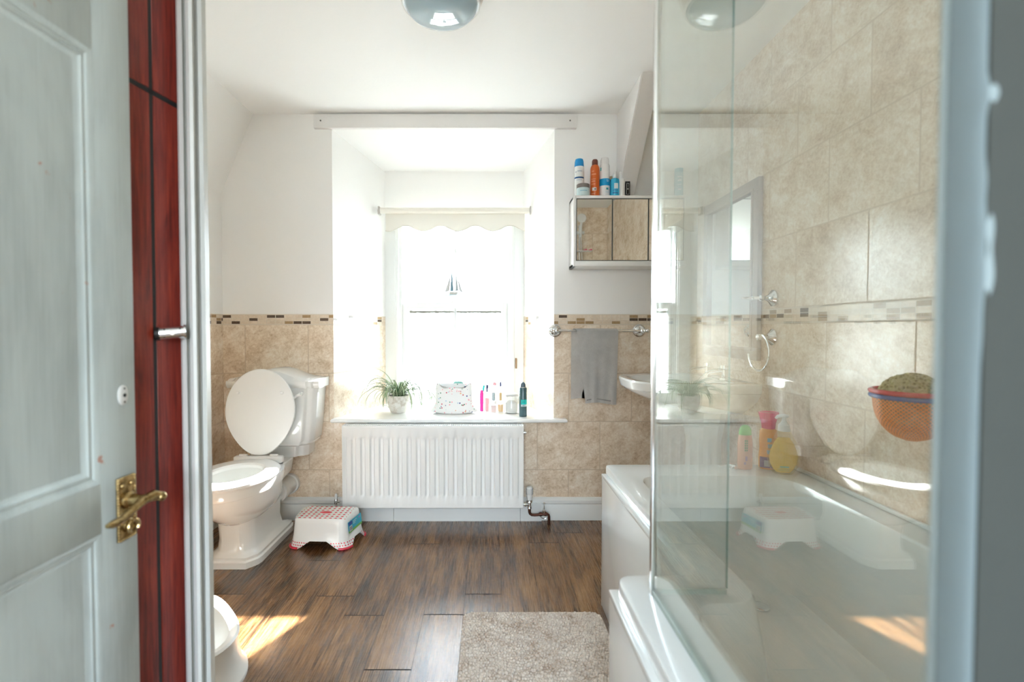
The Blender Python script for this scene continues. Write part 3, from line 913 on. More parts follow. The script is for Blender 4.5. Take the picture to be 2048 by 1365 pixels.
    for i in range(9):
        yy = y0 + 0.013 + i * 0.0028
        patch(4, yy, yy + (0.0016 if i % 3 else 0.0008), za + 0.009, za + 0.029, 0.0026)
    patch(5, y1 - 0.030, y1 - 0.012, zb - 0.018, zb - 0.010, 0.0022)
    for i in range(3): patch(3, y0 + 0.052, y0 + 0.092 - i * 0.008, zb - 0.012 - i * 0.007, zb - 0.0095 - i * 0.007, 0.0022)
    finish(bm, 'sticker', [simple('teal_label', (0.01, 0.42, 0.58), 0.3), simple('green_label', (0.16, 0.45, 0.08), 0.3), simple('navy_label', (0.02, 0.06, 0.35), 0.3),
                           simple('white_label', (0.75, 0.76, 0.76), 0.3), simple('barcode_black', (0.03, 0.03, 0.03), 0.4), simple('lilac_label', (0.45, 0.25, 0.55), 0.4)], st, smooth=False)
    return st
stool()

# ------------------------------------------------------------------ potty
pot = thing('potty', 'white child potty standing in the sun patch on the floor', 'potty', (-0.905, 1.50, 0), math.radians(20))
pm = simple('white_potty_plastic', (0.82, 0.84, 0.84), 0.28)
bm = NB(); R = []
def pring(z, hw, hf, hb, zb=0.0):
    r = []
    for i in range(48):
        a = 2 * PI * i / 48; c, s = math.cos(a), math.sin(a)
        y = (hb if s > 0 else hf) * s
        zz = z + zb * max(0, s) ** 3
        r.append((hw * c, y, zz))
    return r
R = [pring(0, 0.135, 0.155, 0.150), pring(0.012, 0.135, 0.155, 0.150), pring(0.03, 0.120, 0.14, 0.142), pring(0.08, 0.108, 0.125, 0.135, 0.03), pring(0.115, 0.108, 0.128, 0.128, 0.06),
     pring(0.132, 0.112, 0.135, 0.122, 0.075), pring(0.138, 0.105, 0.128, 0.112, 0.075), pring(0.130, 0.082, 0.10, 0.088, 0.06), pring(0.09, 0.075, 0.09, 0.072, 0.02), pring(0.035, 0.06, 0.07, 0.055), pring(0.03, 0.02, 0.03, 0.02)]
loft(bm, R); finish(bm, 'potty_body', pm, pot)

# ------------------------------------------------------------------ bath mat
mat_m = Mat('beige_chenille', (0.5, 0.42, 0.35), 0.95, spec=0.1)
(x, y, z), p = mat_m.pos()
mat_m.color(mat_m.ramp(mat_m.noise(p, 14, 4, 0.7) * 0.6 + mat_m.noise(p, 140, 3, 0.6) * 0.4, [(0.36, (0.42, 0.32, 0.25)), (0.48, (0.60, 0.52, 0.45)), (0.62, (0.70, 0.63, 0.56))]))
mt = thing('bath_mat', 'beige tufted bath mat on the floor beside the bath', 'mat', (0.165, 1.47, 0))
bm = NB()
plan = rounded([(-0.262, -0.38), (0.262, -0.38), (0.262, 0.38), (-0.262, 0.38)], 0.05, 6)
loft(bm, [[(x * 0.99, y * 0.99, 0.001) for x, y in plan], [(x, y, 0.003) for x, y in plan], [(x, y, 0.009) for x, y in plan]])
finish(bm, 'backing', mat_m.m, mt)
bm = NB()
def inside(x, y):
    dx = max(0, abs(x) - 0.212); dy = max(0, abs(y) - 0.33)
    return dx * dx + dy * dy < 0.051 ** 2
yy = -0.376; r_ = 0
while yy < 0.378:
    xx = -0.258 + (0.004 if r_ % 2 else 0)
    while xx < 0.26:
        if inside(xx, yy):
            cx_ = xx + random.uniform(-.0016, .0016); cy_ = yy + random.uniform(-.0012, .0012); hz = 0.015 + random.uniform(-.004, .004)
            rx = 0.0058 + random.uniform(-.0008, .001); ry = 0.0056 + random.uniform(-.0008, .0008)
            top = bm.verts.new((cx_ + random.uniform(-.0015, .0015), cy_, hz))
            mid = [bm.verts.new((cx_ + rx * c, cy_ + ry * s, hz - 0.0035)) for c, s in ((1, 0), (.5, .87), (-.5, .87), (-1, 0), (-.5, -.87), (.5, -.87))]
            bot = [bm.verts.new((cx_ + rx * 0.9 * c, cy_ + ry * 0.9 * s, 0.006)) for c, s in ((1, 0), (.5, .87), (-.5, .87), (-1, 0), (-.5, -.87), (.5, -.87))]
            for i in range(6):
                j = (i + 1) % 6
                bm.faces.new((top, mid[i], mid[j])); bm.faces.new((mid[i], bot[i], bot[j], mid[j]))
        xx += 0.0096
    yy += 0.0120; r_ += 1
for f in bm.faces: f.smooth = True
me = bpy.data.meshes.new('tufts'); bm.to_mesh(me); bm.free(); me.materials.append(mat_m.m)
o = bpy.data.objects.new('tufts', me); COL.objects.link(o); o.parent = mt

# ------------------------------------------------------------------ bath
ba = thing('bathtub', 'white acrylic L-shaped shower bath along the tiled right wall', 'bathtub', (0.73, 1.14, 0))
BZ = 0.560
OUT = [(0.276, YN + 0.004), (XR - 0.002, YN + 0.004), (XR - 0.002, 1.93), (0.462, 1.93), (0.462, 1.06), (0.276, 1.06)]
INN = [(0.395, 0.45), (1.085, 0.45), (1.085, 1.78), (0.548, 1.78), (0.548, 0.945), (0.395, 0.945)]
def L(poly, z, r, dx=0.73, dy=1.14): return [(x - dx, y - dy, z) for x, y in rounded(poly, r, 8)]
def inset(poly, d):
    s = [(1, 1), (-1, 1), (-1, -1), (1, -1), (1, -1), (1, -1)]
    return [(x + sx * d, y + sy * d) for (x, y), (sx, sy) in zip(poly, s)]
ro = [0.02, 0.01, 0.01, 0.022, 0.035, 0.045]; ri = [0.08, 0.10, 0.14, 0.10, 0.07, 0.07]
bm = NB()
R = [L(inset(OUT, 0.003), BZ - 0.034, ro), L(OUT, BZ - 0.030, ro), L(OUT, BZ - 0.008, ro), L(inset(OUT, 0.002), BZ - 0.002, ro), L(inset(OUT, 0.008), BZ, ro),
     L(inset(INN, -0.012), BZ, ri), L(inset(INN, -0.004), BZ - 0.002, ri), L(INN, BZ - 0.010, ri), L(inset(INN, 0.012), BZ - 0.10, ri), L(inset(INN, 0.035), BZ - 0.28, ri), L(inset(INN, 0.055), BZ - 0.36, ri), L(inset(INN, 0.10), BZ - 0.385, [0.03] * 6), L(inset(INN, 0.115), BZ - 0.387, [0.02] * 6)]
loft(bm, R, False, True)
finish(bm, 'tub', M['acrylic'], ba)
bm = NB(); box(bm, 0.446 - 0.73, 0.470 - 0.73, 1.056 - 1.14, 1.912 - 1.14, 0.002, BZ - 0.046, 0.002)
finish(bm, 'long_panel', M['acrylic'], ba)
bm = NB(); box(bm, 0.4445 - 0.73, 0.475 - 0.73, 1.056 - 1.14, 1.914 - 1.14, BZ - 0.0458, BZ - 0.032, 0.003)
finish(bm, 'panel_trim', M['acrylic'], ba)
bm = NB(); box(bm, 0.264 - 0.73, 0.285 - 0.73, YN + 0.006 - 1.14, 1.056 - 1.14, 0.002, BZ - 0.048, 0.002)
finish(bm, 'step_panel', M['acrylic'], ba)
bm = NB(); box(bm, 0.2625 - 0.73, 0.290 - 0.73, YN + 0.006 - 1.14, 1.058 - 1.14, BZ - 0.0478, BZ - 0.032, 0.003)
finish(bm, 'panel_trim', M['acrylic'], ba)
bm = NB(); box(bm, 0.272 - 0.73, 0.446 - 0.73, 1.046 - 1.14, 1.052 - 1.14, 0.002, BZ - 0.034)
finish(bm, 'return_panel', M['acrylic'], ba)
bm = NB(); box(bm, 0.446 - 0.73, XR - 0.003 - 0.73, 1.906 - 1.14, 1.912 - 1.14, 0.002, BZ - 0.034)
finish(bm, 'end_panel', M['acrylic'], ba)
bm = NB()
box(bm, XR - 0.014 - 0.73, XR - 0.001 - 0.73, YN + 0.006 - 1.14, 1.925 - 1.14, BZ, BZ + 0.012, 0.003)
finish(bm, 'sealing_strip', simple('white_bath_seal', (0.72, 0.75, 0.74), 0.3), ba)
bm = NB()
lathe(bm, [(0.030, 0), (0.030, 0.004), (0.024, 0.007)], (0.90 - 0.73, 1.60 - 1.14, BZ - 0.3865), 24)
finish(bm, 'waste_plug', M['chrome'], ba)
# chrome overflow/lever on the far rim
bm = NB()
lathe(bm, [(0.018, 0), (0.018, 0.004), (0.009, 0.010), (0.009, 0.016)], (0.945 - 0.73, 1.87 - 1.14, BZ - 0.001), 20)
tube(bm, [(0.945 - 0.73, 1.87 - 1.14, BZ + 0.016), (0.92 - 0.73, 1.865 - 1.14, BZ + 0.020), (0.885 - 0.73, 1.86 - 1.14, BZ + 0.012)], [0.006, 0.005, 0.004], 10)
finish(bm, 'waste_control', M['chrome'], ba)

# ------------------------------------------------------------------ glass screen
GX, GY = 0.335, 0.980
scn = thing('shower_screen', 'clear glass shower screen with chrome post on the bath rim', 'shower screen', (GX, GY, BZ))
SH = 1.42
bm = NB(); box(bm, -0.003, 0.003, YN + 0.012 - GY, -0.006, 0.012, SH, 0.0)
mg = finish(bm, 'front_glass', M['screen_glass'], scn, smooth=False)
bm = NB(); box(bm, 0.004, 0.148, -0.003, 0.003, 0.012, SH)
finish(bm, 'return_glass', M['screen_glass'], scn, smooth=False)
bm = NB(); box(bm, 0.1480, 0.1495, -0.003, 0.003, 0.012, SH)
finish(bm, 'glass_edge', M['glass_edge'], scn, smooth=False)
bm = NB(); box(bm, -0.007, 0.005, -0.006, 0.006, 0.0, SH, 0.0015)
finish(bm, 'corner_post', simple('bright_aluminium_post', (0.88, 0.89, 0.88), 0.16, metal=1.0), scn)
bm = NB(); box(bm, -0.005, 0.005, YN + 0.006 - GY, -0.006, 0.0005, 0.012, 0.001)
finish(bm, 'bottom_seal', translucent('clear_seal', (0.66, 0.74, 0.70), 0.5, 0.2), scn)
bm = NB(); box(bm, 0.005, 0.148, -0.004, 0.004, 0.0005, 0.010, 0.001)
finish(bm, 'return_seal', translucent('clear_seal_return', (0.66, 0.74, 0.70), 0.5, 0.2), scn)
bm = NB(); box(bm, -0.0045, 0.009, YN + 0.001 - GY, YN + 0.008 - GY, 0.0, SH, 0.0015)
finish(bm, 'wall_profile', simple('grey_wall_profile', (0.35, 0.42, 0.43), 0.6), scn)

# ------------------------------------------------------------------ mirror cabinet
CXa, CXb, CZa, CZb = 0.456, 1.060, 1.436, 1.818
CYF = 2.640
cb = thing('mirror_cabinet', 'white wall cabinet with mirrored sliding doors under the toiletries', 'cabinet', ((CXa + CXb) / 2, (CYF + D) / 2, CZa))
cw = (CXb - CXa) / 2; cd = (D - CYF) / 2; ch = CZb - CZa
wm = simple('white_cabinet_laminate', (0.80, 0.80, 0.79), 0.35)
bm = NB()
box(bm, -cw, cw, -cd, cd, ch - 0.016, ch, 0.002); box(bm, -cw, -cw + 0.016, -cd, cd, 0, ch, 0.002); box(bm, cw - 0.016, cw, -cd, cd, 0, ch, 0.002)
box(bm, -cw, cw, -cd, cd, 0, 0.018, 0.002); box(bm, -cw, cw, -cd - 0.012, -cd + 0.004, 0, 0.030, 0.006); box(bm, -cw - 0.004, -cw + 0.012, -cd - 0.010, -cd + 0.004, 0, ch - 0.002, 0.004)
box(bm, -cw, cw, cd - 0.006, cd, 0, ch)
finish(bm, 'cabinet_body', wm, cb)
dx0 = -cw + 0.014
dw = 0.193
for k in range(3):
    a_ = dx0 + k * (dw + 0.001); b_ = min(a_ + dw, cw - 0.012)
    bm = NB(); box(bm, a_ + 0.0025, b_ - 0.0025, -cd - 0.004, -cd - 0.001, 0.034, ch - 0.022)
    d_ = finish(bm, 'mirror_door', M['mirror'], cb, smooth=False)
    bm = NB(); box(bm, a_, b_, -cd - 0.001, -cd + 0.004, 0.031, ch - 0.018)
    box(bm, b_ - 0.003, b_ - 0.0005, -cd - 0.0055, -cd, 0.031, ch - 0.018)
    finish(bm, 'door_edge', simple('dark_mirror_edge', (0.06, 0.07, 0.065), 0.4), d_, smooth=False)

# ------------------------------------------------------------------ bottles helper
def sm(name, col, rough=0.3, **kw): return simple(name, col, rough, **kw)
def cyl_part(parent, name, prof, mat, n=28, sx=1, sy=1, c=(0, 0, 0)):
    bm = NB(); lathe(bm, prof, c, n, sx, sy); return finish(bm, name, mat, parent)
def band(parent, name, r, z0, z1, a0, a1, mat, n=16, sx=1, sy=1, off=0.0004):
    """curved label patch; angles in degrees, -90 faces the camera"""
    bm = NB(); rows = []
    for i in range(n + 1):
        a = math.radians(a0 + (a1 - a0) * i / n)
        rows.append([((r + off) * math.cos(a) * sx, (r + off) * math.sin(a) * sy, z) for z in (z0, z1)])
    loft(bm, rows, False, False, closed=False)
    return finish(bm, name, mat, parent)
def lines(parent, name, r, rows_, mat, sx=1, sy=1):
    """rows of small printed marks, one part per row"""
    if len(rows_) > 1:
        for rw in rows_: lines(parent, name, r, [rw], mat, sx, sy)
        return
    bm = NB()
    for z, hgt, a0, a1, k in rows_:
        for i in range(k):
            s0 = a0 + (a1 - a0) * i / k; s1 = s0 + (a1 - a0) / k * 0.72
            pts = []
            A = [math.radians(s0), math.radians(s1)]
            quad(bm, [((r + 0.0009) * math.cos(A[0]) * sx, (r + 0.0009) * math.sin(A[0]) * sy, z), ((r + 0.0009) * math.cos(A[1]) * sx, (r + 0.0009) * math.sin(A[1]) * sy, z),
                      ((r + 0.0009) * math.cos(A[1]) * sx, (r + 0.0009) * math.sin(A[1]) * sy, z + hgt), ((r + 0.0009) * math.cos(A[0]) * sx, (r + 0.0009) * math.sin(A[0]) * sy, z + hgt)])
    return finish(bm, name, mat, parent, smooth=False)

GRP = 'toiletries on the mirror cabinet'
ZCb = CZb
def cab(px0, px1, ytop, Y, label, name='bottle', cat='bottle'):
    s = 975.0 / Y
    h = (1.1 + (658 - ytop) / s) - ZCb
    r = (px1 - px0) / 2 / s
    x = ((px0 + px1) / 2 - 978) / s
    t = thing(name, label, cat, (x, Y, ZCb), 0, GRP)
    return t, r, h
# 1 blue-capped aerosol
t, r, h = cab(1147.5, 1166, 322, 2.712, 'white aerosol can with blue cap, leftmost on the mirror cabinet', 'aerosol_can', 'aerosol')
cyl_part(t, 'can', [(r * .96, 0), (r, .003), (r, h * .78), (r * .97, h * .80)], sm('white_can', (.78, .80, .80), .2))
cyl_part(t, 'cap', [(r * .99, h * .80), (r, h * .81), (r * .93, h * .93), (r * .80, h * .99), (r * .6, h)], sm('blue_cap', (.0, .25, .60), .25))
band(t, 'blue_stripe', r, h * .49, h * .53, -180, 0, sm('navy_print', (.01, .08, .22), .3))
lines(t, 'lettering', r, [(h * .64, .006, -150, -130, 2), (h * .66, .004, -120, -60, 6), (h * .44, .003, -130, -60, 7)], sm('grey_blue_print', (.18, .28, .42), .4))
# jar in front
t, r, h = cab(1152, 1177, 372, 2.668, 'pale blue jar with grey lid in front of the blue-capped aerosol', 'cream_jar', 'jar')
cyl_part(t, 'jar', [(r * .95, 0), (r, .003), (r, h * .66)], sm('pale_blue_jar', (.55, .70, .73), .2))
cyl_part(t, 'lid', [(r * 1.03, h * .66), (r * 1.03, h * .96), (r * .97, h)], sm('grey_lid', (.17, .15, .14), .35))
lines(t, 'lettering', r, [(h * .36, .004, -125, -60, 8)], sm('teal_print', (.05, .35, .55), .4))
# 2 orange sunscreen spray
t, r, h = cab(1179, 1197, 323, 2.70, 'orange sunscreen spray bottle with brown cap', 'spray_bottle', 'bottle')
cyl_part(t, 'body', [(r * .93, 0), (r, .004), (r, h * .74), (r * .95, h * .79), (r * .75, h * .845), (r * .66, h * .85)], sm('orange_bottle', (.62, .12, .015), .3))
cyl_part(t, 'cap', [(r * .66, h * .85), (r * .66, h * .96), (r * .5, h)], sm('brown_cap', (.14, .035, .02), .3))
band(t, 'number_patch', r, h * .17, h * .25, -135, -80, sm('white_patch', (.75, .72, .70), .4))
lines(t, 'lettering', r, [(h * .185, .010, -105, -86, 2)], sm('black_print', (.02, .02, .03), .4))
lines(t, 'sun_lettering', r, [(h * .66, .005, -140, -110, 3), (h * .58, .006, -145, -85, 5), (h * .46, .004, -145, -90, 6), (h * .40, .006, -145, -95, 5), (h * .33, .004, -145, -95, 5), (h * .08, .006, -145, -100, 4)], sm('pale_orange_print', (.80, .38, .22), .4))
# 3 tall white bottle with blue band
t, r, h = cab(1197.5, 1217.5, 319, 2.705, 'tall white bottle with a wide blue band', 'bottle', 'bottle')
cyl_part(t, 'body', [(r * .96, 0), (r, .003), (r, h * .46), (r * .97, h * .5), (r * .93, h * .8), (r * .8, h * .84)], sm('white_bottle', (.80, .80, .80), .25))
cyl_part(t, 'cap', [(r * .84, h * .80), (r * .84, h * .93), (r * .7, h * .985), (r * .45, h)], sm('white_cap', (.80, .79, .79), .3))
band(t, 'blue_band', r, h * .29, h * .46, -180, 0, sm('cyan_band', (.0, .30, .62), .3), off=.0006)
band(t, 'drop_logo', r, h * .185, h * .235, -85, -58, sm('teal_drop', (.04, .32, .36), .3))
lines(t, 'lettering', r, [(h * .41, .003, -85, -50, 4), (h * .38, .003, -80, -50, 3), (h * .12, .004, -95, -50, 5)], sm('pale_print', (.55, .68, .75), .4))
band(t, 'teal_mark', r * .95, h * .66, h * .74, -165, -145, sm('teal_mark', (.02, .40, .42), .3))
# 4 blue spray bottle
t, r, h = cab(1218, 1237, 346, 2.70, 'clear blue spray bottle with white pump between white bottles', 'spray_bottle', 'bottle')
cyl_part(t, 'body', [(r * .9, 0), (r * .95, .003), (r * .95, h * .6), (r * .85, h * .70), (r * .4, h * .745)], sm('cyan_liquid', (.04, .42, .66), .12))
cyl_part(t, 'pump', [(r * .45, h * .74), (r * .45, h * .88), (r * .3, h * .9), (r * .3, h)], sm('white_pump', (.8, .8, .8), .3))
band(t, 'label_patch', r * .95, h * .32, h * .52, -110, -60, sm('pale_label', (.70, .80, .84), .4))
lines(t, 'wave_print', r * .95, [(h * .25, .004, -125, -60, 3), (h * .14, .006, -130, -55, 4)], sm('dark_blue_print', (.01, .08, .30), .4))
# 4b dark blue bottle behind
t, r, h = cab(1216, 1226, 356, 2.742, 'small dark blue bottle half hidden behind the blue spray bottle', 'bottle', 'bottle')
cyl_part(t, 'body', [(r * .96, 0), (r, .003), (r, h * .8), (r * .6, h * .88)], sm('navy_bottle', (.01, .05, .16), .2))
cyl_part(t, 'cap', [(r * .7, h * .86), (r * .7, h)], sm('gold_cap', (.5, .42, .28), .3))
# 5 white tube
t, r, h = cab(1235.5, 1247.5, 346, 2.695, 'plain slim white tube beside the black bottle', 'tube', 'tube')
cyl_part(t, 'tube_body', [(r * .97, 0), (r, .003), (r, h * .66)], sm('white_tube', (.80, .79, .77), .3))
cyl_part(t, 'cap', [(r * 1.01, h * .66), (r * 1.01, h * .97), (r * .8, h)], sm('white_tube_cap', (.81, .80, .79), .25))
# 6 black bottle white cap
t, r, h = cab(1247.8, 1257.2, 352, 2.70, 'small black rectangular bottle with tall white cap', 'bottle', 'bottle')
bm = NB(); box(bm, -r, r, -r * .8, r * .8, 0, h * .70, .002); b_ = finish(bm, 'body', sm('black_bottle', (.010, .010, .011), .12), t)
cyl_part(t, 'cap', [(r * .52, h * .70), (r * .52, h * .98), (r * .44, h)], sm('ivory_cap', (.75, .72, .66), .3))
bm = NB(); lathe(bm, [(.0028, 0), (.0028, -.0008)], (0, -r * .8, h * .37), 12, axis='y')
for dxx in (-r * .5, r * .5): box(bm, dxx - .0004, dxx + .0004, -r * .8 - .0006, -r * .8 + .0002, h * .15, h * .6)
for zz in (h * .15, h * .6): box(bm, -r * .5, r * .5, -r * .8 - .0006, -r * .8 + .0002, zz - .0004, zz + .0004)
finish(bm, 'emblem', sm('silver_print', (.65, .65, .62), .3), t, smooth=False)
# 7 small bits lying
t, r, h = cab(1262, 1273, 386, 2.69, 'tiny white lidded pot lying near the rafter foot', 'small_pot', 'pot')
bm = NB(); tube(bm, [(-.012, 0, .0065), (.004, 0, .0065)], .006, 14); finish(bm, 'pot_body', sm('ivory_pot', (.7, .67, .6), .4), t)
bm = NB(); tube(bm, [(.004, 0, .0065), (.012, 0, .0065)], .0065, 14); finish(bm, 'lid', sm('ivory_pot_lid', (.75, .73, .7), .3), t)
t, r, h = cab(1284, 1300, 388, 2.69, 'black handled razor lying by a white cap', 'razor', 'razor')
bm = NB(); tube(bm, [(-.022, 0, .005), (.02, .01, .005)], .0045, 10); finish(bm, 'handle', M['black'], t)
bm = NB(); box(bm, .018, .030, -.004, .016, .001, .009, .002); finish(bm, 'head', sm('razor_head', (.05, .05, .05), .3), t)
t, r, h = cab(1288, 1299, 387, 2.665, 'small white domed cap in front of the black razor', 'pill_pot', 'cap')
tag(cyl_part(None, 'domed_cap', [(.0145, 0), (.0145, .006), (.010, .010), (.004, .0115)], sm('white_domed_cap', (.8, .79, .79), .3)), 'small white domed cap in front of the black razor', 'cap', GRP).location = t.location
bpy.data.objects.remove(t)
t, r, h = cab(1304, 1318, 340, 2.69, 'striped brown and teal bottle with white cap behind the screen post', 'bottle', 'bottle')
cyl_part(t, 'body', [(r * .96, 0), (r, .003), (r, h * .62), (r * .7, h * .68)], sm('dark_red_bottle', (.12, .02, .02), .3))
cyl_part(t, 'cap', [(r * .72, h * .66), (r * .72, h * .98), (r * .6, h)], sm('white_cap_b', (.78, .78, .78), .3))
band(t, 'teal_stripe', r, h * .22, h * .42, -200, 0, sm('mint_stripe', (.25, .62, .58), .3))
t, r, h = cab(1346, 1363, 341, 2.70, 'pale teal bottle standing alone behind the shower glass', 'bottle', 'bottle')
cyl_part(t, 'body', [(r * .96, 0), (r, .003), (r, h * .85)], sm('teal_bottle', (.14, .46, .58), .25))
cyl_part(t, 'cap', [(r * .9, h * .85), (r * .98, h), (r * .9, h)], sm('teal_cap', (.05, .40, .55), .3))
lines(t, 'lettering', r, [(h * .68, .005, -125, -65, 4), (h * .55, .008, -120, -70, 3), (h * .42, .004, -120, -70, 4), (h * .25, .006, -120, -75, 3)], sm('white_print', (.7, .76, .8), .4))

# ------------------------------------------------------------------ towel rail and towel
ry = D - 0.068; rz = 1.089
rl = thing('towel_rail', 'chrome towel rail under the mosaic band', 'towel rail', (0.628, D, rz))
ra, rb = -0.252, 0.228
bm = NB(); tube(bm, [(ra, -.068, 0), (rb, -.068, 0)], .0065, 14); finish(bm, 'bar', M['chrome'], rl)
for s, xx in ((-1, ra), (1, rb)):
    bm = NB()
    lathe(bm, [(.036, 0), (.036, -.006), (.030, -.010), (.028, -.014), (.014, -.020), (.010, -.035), (.010, -.055), (.014, -.060), (.014, -.074), (.008, -.078)], (xx, 0, 0), 28, axis='y')
    lathe(bm, [(.0115, 0), (.0115, .006), (.008, .010), (.011, .018), (.010, .026), (.004, .034), (.001, .036)] if s > 0 else [(.0115, 0), (.0115, -.006), (.008, -.010), (.011, -.018), (.010, -.026), (.004, -.034), (.001, -.036)], (xx + s * .008, -.068, 0), 16, axis='x')
    finish(bm, 'end_post', M['chrome'], rl)
tm = Mat('grey_terry_cloth', (0.26, 0.255, 0.25), 0.95, spec=0.1, Sheen_Weight=0.4)
(x, y, z), p = tm.pos()
nz_ = tm.noise(p, 420, 3, 0.7)
tm.color(tm.ramp(nz_ * 0.6 + tm.noise(p, 16, 3, 0.6) * 0.4, [(0.35, (0.60, 0.595, 0.585)), (0.62, (0.78, 0.775, 0.765))]))
tm.bump(nz_, 0.25, 0.002)
tw = thing('towel', 'grey folded hand towel hanging on the chrome rail', 'towel', (0.60, ry, rz))
bm = NB(); rows = []
nu = 26
path = []
for i in range(15): path.append((0.011 + 0.002 * i / 14, -0.385 + 0.385 * i / 14, 0))   # behind (towards the wall)
for i in range(1, 8): a_ = PI * i / 8; path.append((0.0125 * math.cos(a_), 0.0125 * math.sin(a_), 1))
for i in range(17): path.append((-0.013 - 0.006 * (i / 16), -0.405 * i / 16, 2))
for u in range(nu + 1):
    f = u / nu; row = []
    for k, (py, pz, sgn) in enumerate(path):
        t = k / (len(path) - 1)
        drop = min(1, -pz / 0.4) if pz < 0 else 0
        xb0, xb1 = -0.142, 0.095; xf0, xf1 = -0.096, 0.118
        g = 0 if sgn == 0 else 1 if sgn == 2 else (k - 14) / 8.0
        g = max(0, min(1, g))
        xs0 = -0.140 + 0.028 * g + (0.048 * drop * g); xs1 = 0.10 + 0.018 * g - 0.012 * drop
        if sgn == 0: xs0 = -0.140 - 0.0 * drop; xs1 = 0.09
        xx = xs0 + (xs1 - xs0) * f
        wav = (0.006 * math.sin(f * 9 + 1.0 + 1.5 * g) + 0.003 * math.sin(f * 23 + drop * 4)) * drop
        yb = py + wav * (1 if sgn != 0 else 0.5)
        if sgn == 2: yb = min(yb, -0.012)
        if sgn == 0: yb = max(min(yb, 0.045), 0.010)
        row.append((xx, yb, pz + (0.006 * math.sin(f * 5) * drop)))
    rows.append(row)
loft(bm, rows, False, False, closed=False)
bmesh.ops.solidify(bm, geom=bm.faces[:], thickness=0.005)
finish(bm, 'towel_cloth', tm.m, tw)
bm = NB()
hem = [(-0.058 + (0.164) * i / 12, -0.0235 - 0.006 * math.sin(i / 12 * 9 + 2.5), -0.385 + .006 * math.sin(i / 12 * 5)) for i in range(13)]
tube(bm, hem, 0.0028, 8); finish(bm, 'hem', simple('pale_grey_hem', (0.36, 0.355, 0.35), 0.9), tw)

# ------------------------------------------------------------------ basin
bs = thing('wash_basin', 'white pedestal wash basin on the right wall', 'basin', (XR, 2.39, 0))
bm = NB()
def bring(z, out_, hw, k=1.0, n=48):
    r = []
    for i in range(n):
        a = PI / 2 + PI * i / (n - 1)       # half superellipse from the wall
        c, s = math.cos(a), math.sin(a)
        r.append((out_ * math.copysign(abs(c) ** .62, c) - 0.002, hw * math.copysign(abs(s) ** .62, s), z))
    return r
R = [bring(0.70, 0.20, 0.12), bring(0.74, 0.34, 0.19), bring(0.775, 0.45, 0.245), bring(0.80, 0.498, 0.268), bring(0.812, 0.505, 0.272), bring(0.815, 0.516, 0.278), bring(0.850, 0.525, 0.283), bring(0.858, 0.520, 0.280)]
loft(bm, R, True, False)
R2 = [bring(0.858, 0.520, 0.280), bring(0.858, 0.49, 0.25)]
loft(bm, R2, False, False)
def inn(z, s_): return [(-0.27 + s_ * (x + 0.25) * 0.82 - 0.02, y * s_ * 0.86, z) for x, y, _ in bring(z, 0.49, 0.25)]
loft(bm, [bring(0.858, 0.49, 0.25), inn(0.856, 1.0), inn(0.80, .85), inn(0.745, .5), inn(0.735, .15)], False, True)
bmesh.ops.remove_doubles(bm, verts=bm.verts, dist=0.0004)
finish(bm, 'bowl', M['ceramic'], bs)
bm = NB(); loft(bm, [[(-0.13 + 0.10 * s_ * math.cos(a), 0.095 * s_ * math.sin(a), z) for a in [2 * PI * i / 8 + PI / 8 for i in range(8)]] for z, s_ in ((0, 1.15), (0.04, 1.15), (0.06, .95), (0.55, .8), (0.72, 1.1))])
finish(bm, 'pedestal', M['ceramic'], bs)
for s in (-1, 1):
    bm = NB()
    lathe(bm, [(.02, 0), (.02, .01), (.012, .014), (.012, .05), (.02, .055), (.02, .07)], (-0.075, s * 0.09, 0.857), 16)
    tube(bm, [(-0.075, s * 0.09, .905), (-0.15, s * 0.09, .895), (-0.165, s * .09, .88)], .008, 10)
    finish(bm, 'tap', M['chrome'], bs)

# wall mirror
wmr = thing('wall_mirror', 'large wall mirror with brown-beige frame above the basin', 'mirror', (XR, 2.39, 0.96))
y0, y1, h_ = -0.27, 0.27, 0.80; fw = 0.055
fm = Mat('limed_brown_frame', (0.27, 0.205, 0.16), 0.45)
bm = NB()
for q in ((y0, y1, h_ - fw, h_), (y0, y1, 0, fw), (y0, y0 + fw, fw, h_ - fw), (y1 - fw, y1, fw, h_ - fw)):
    box(bm, -0.022, -0.001, q[0], q[1], q[2], q[3], 0.003)
for q in ((y0 + fw - .014, y1 - fw + .014, h_ - fw, h_ - fw + .014), (y0 + fw - .014, y1 - fw + .014, fw - .014, fw), (y0 + fw - .014, y0 + fw, fw, h_ - fw), (y1 - fw, y1 - fw + .014, fw, h_ - fw)):
    box(bm, -0.027, -0.002, q[0], q[1], q[2], q[3], 0.002)
finish(bm, 'frame', fm.m, wmr)
bm = NB(); box(bm, -0.012, -0.003, y0 + fw - .004, y1 - fw + .004, fw - .004, h_ - fw + .004)
finish(bm, 'glass', M['mirror'], wmr, smooth=False)

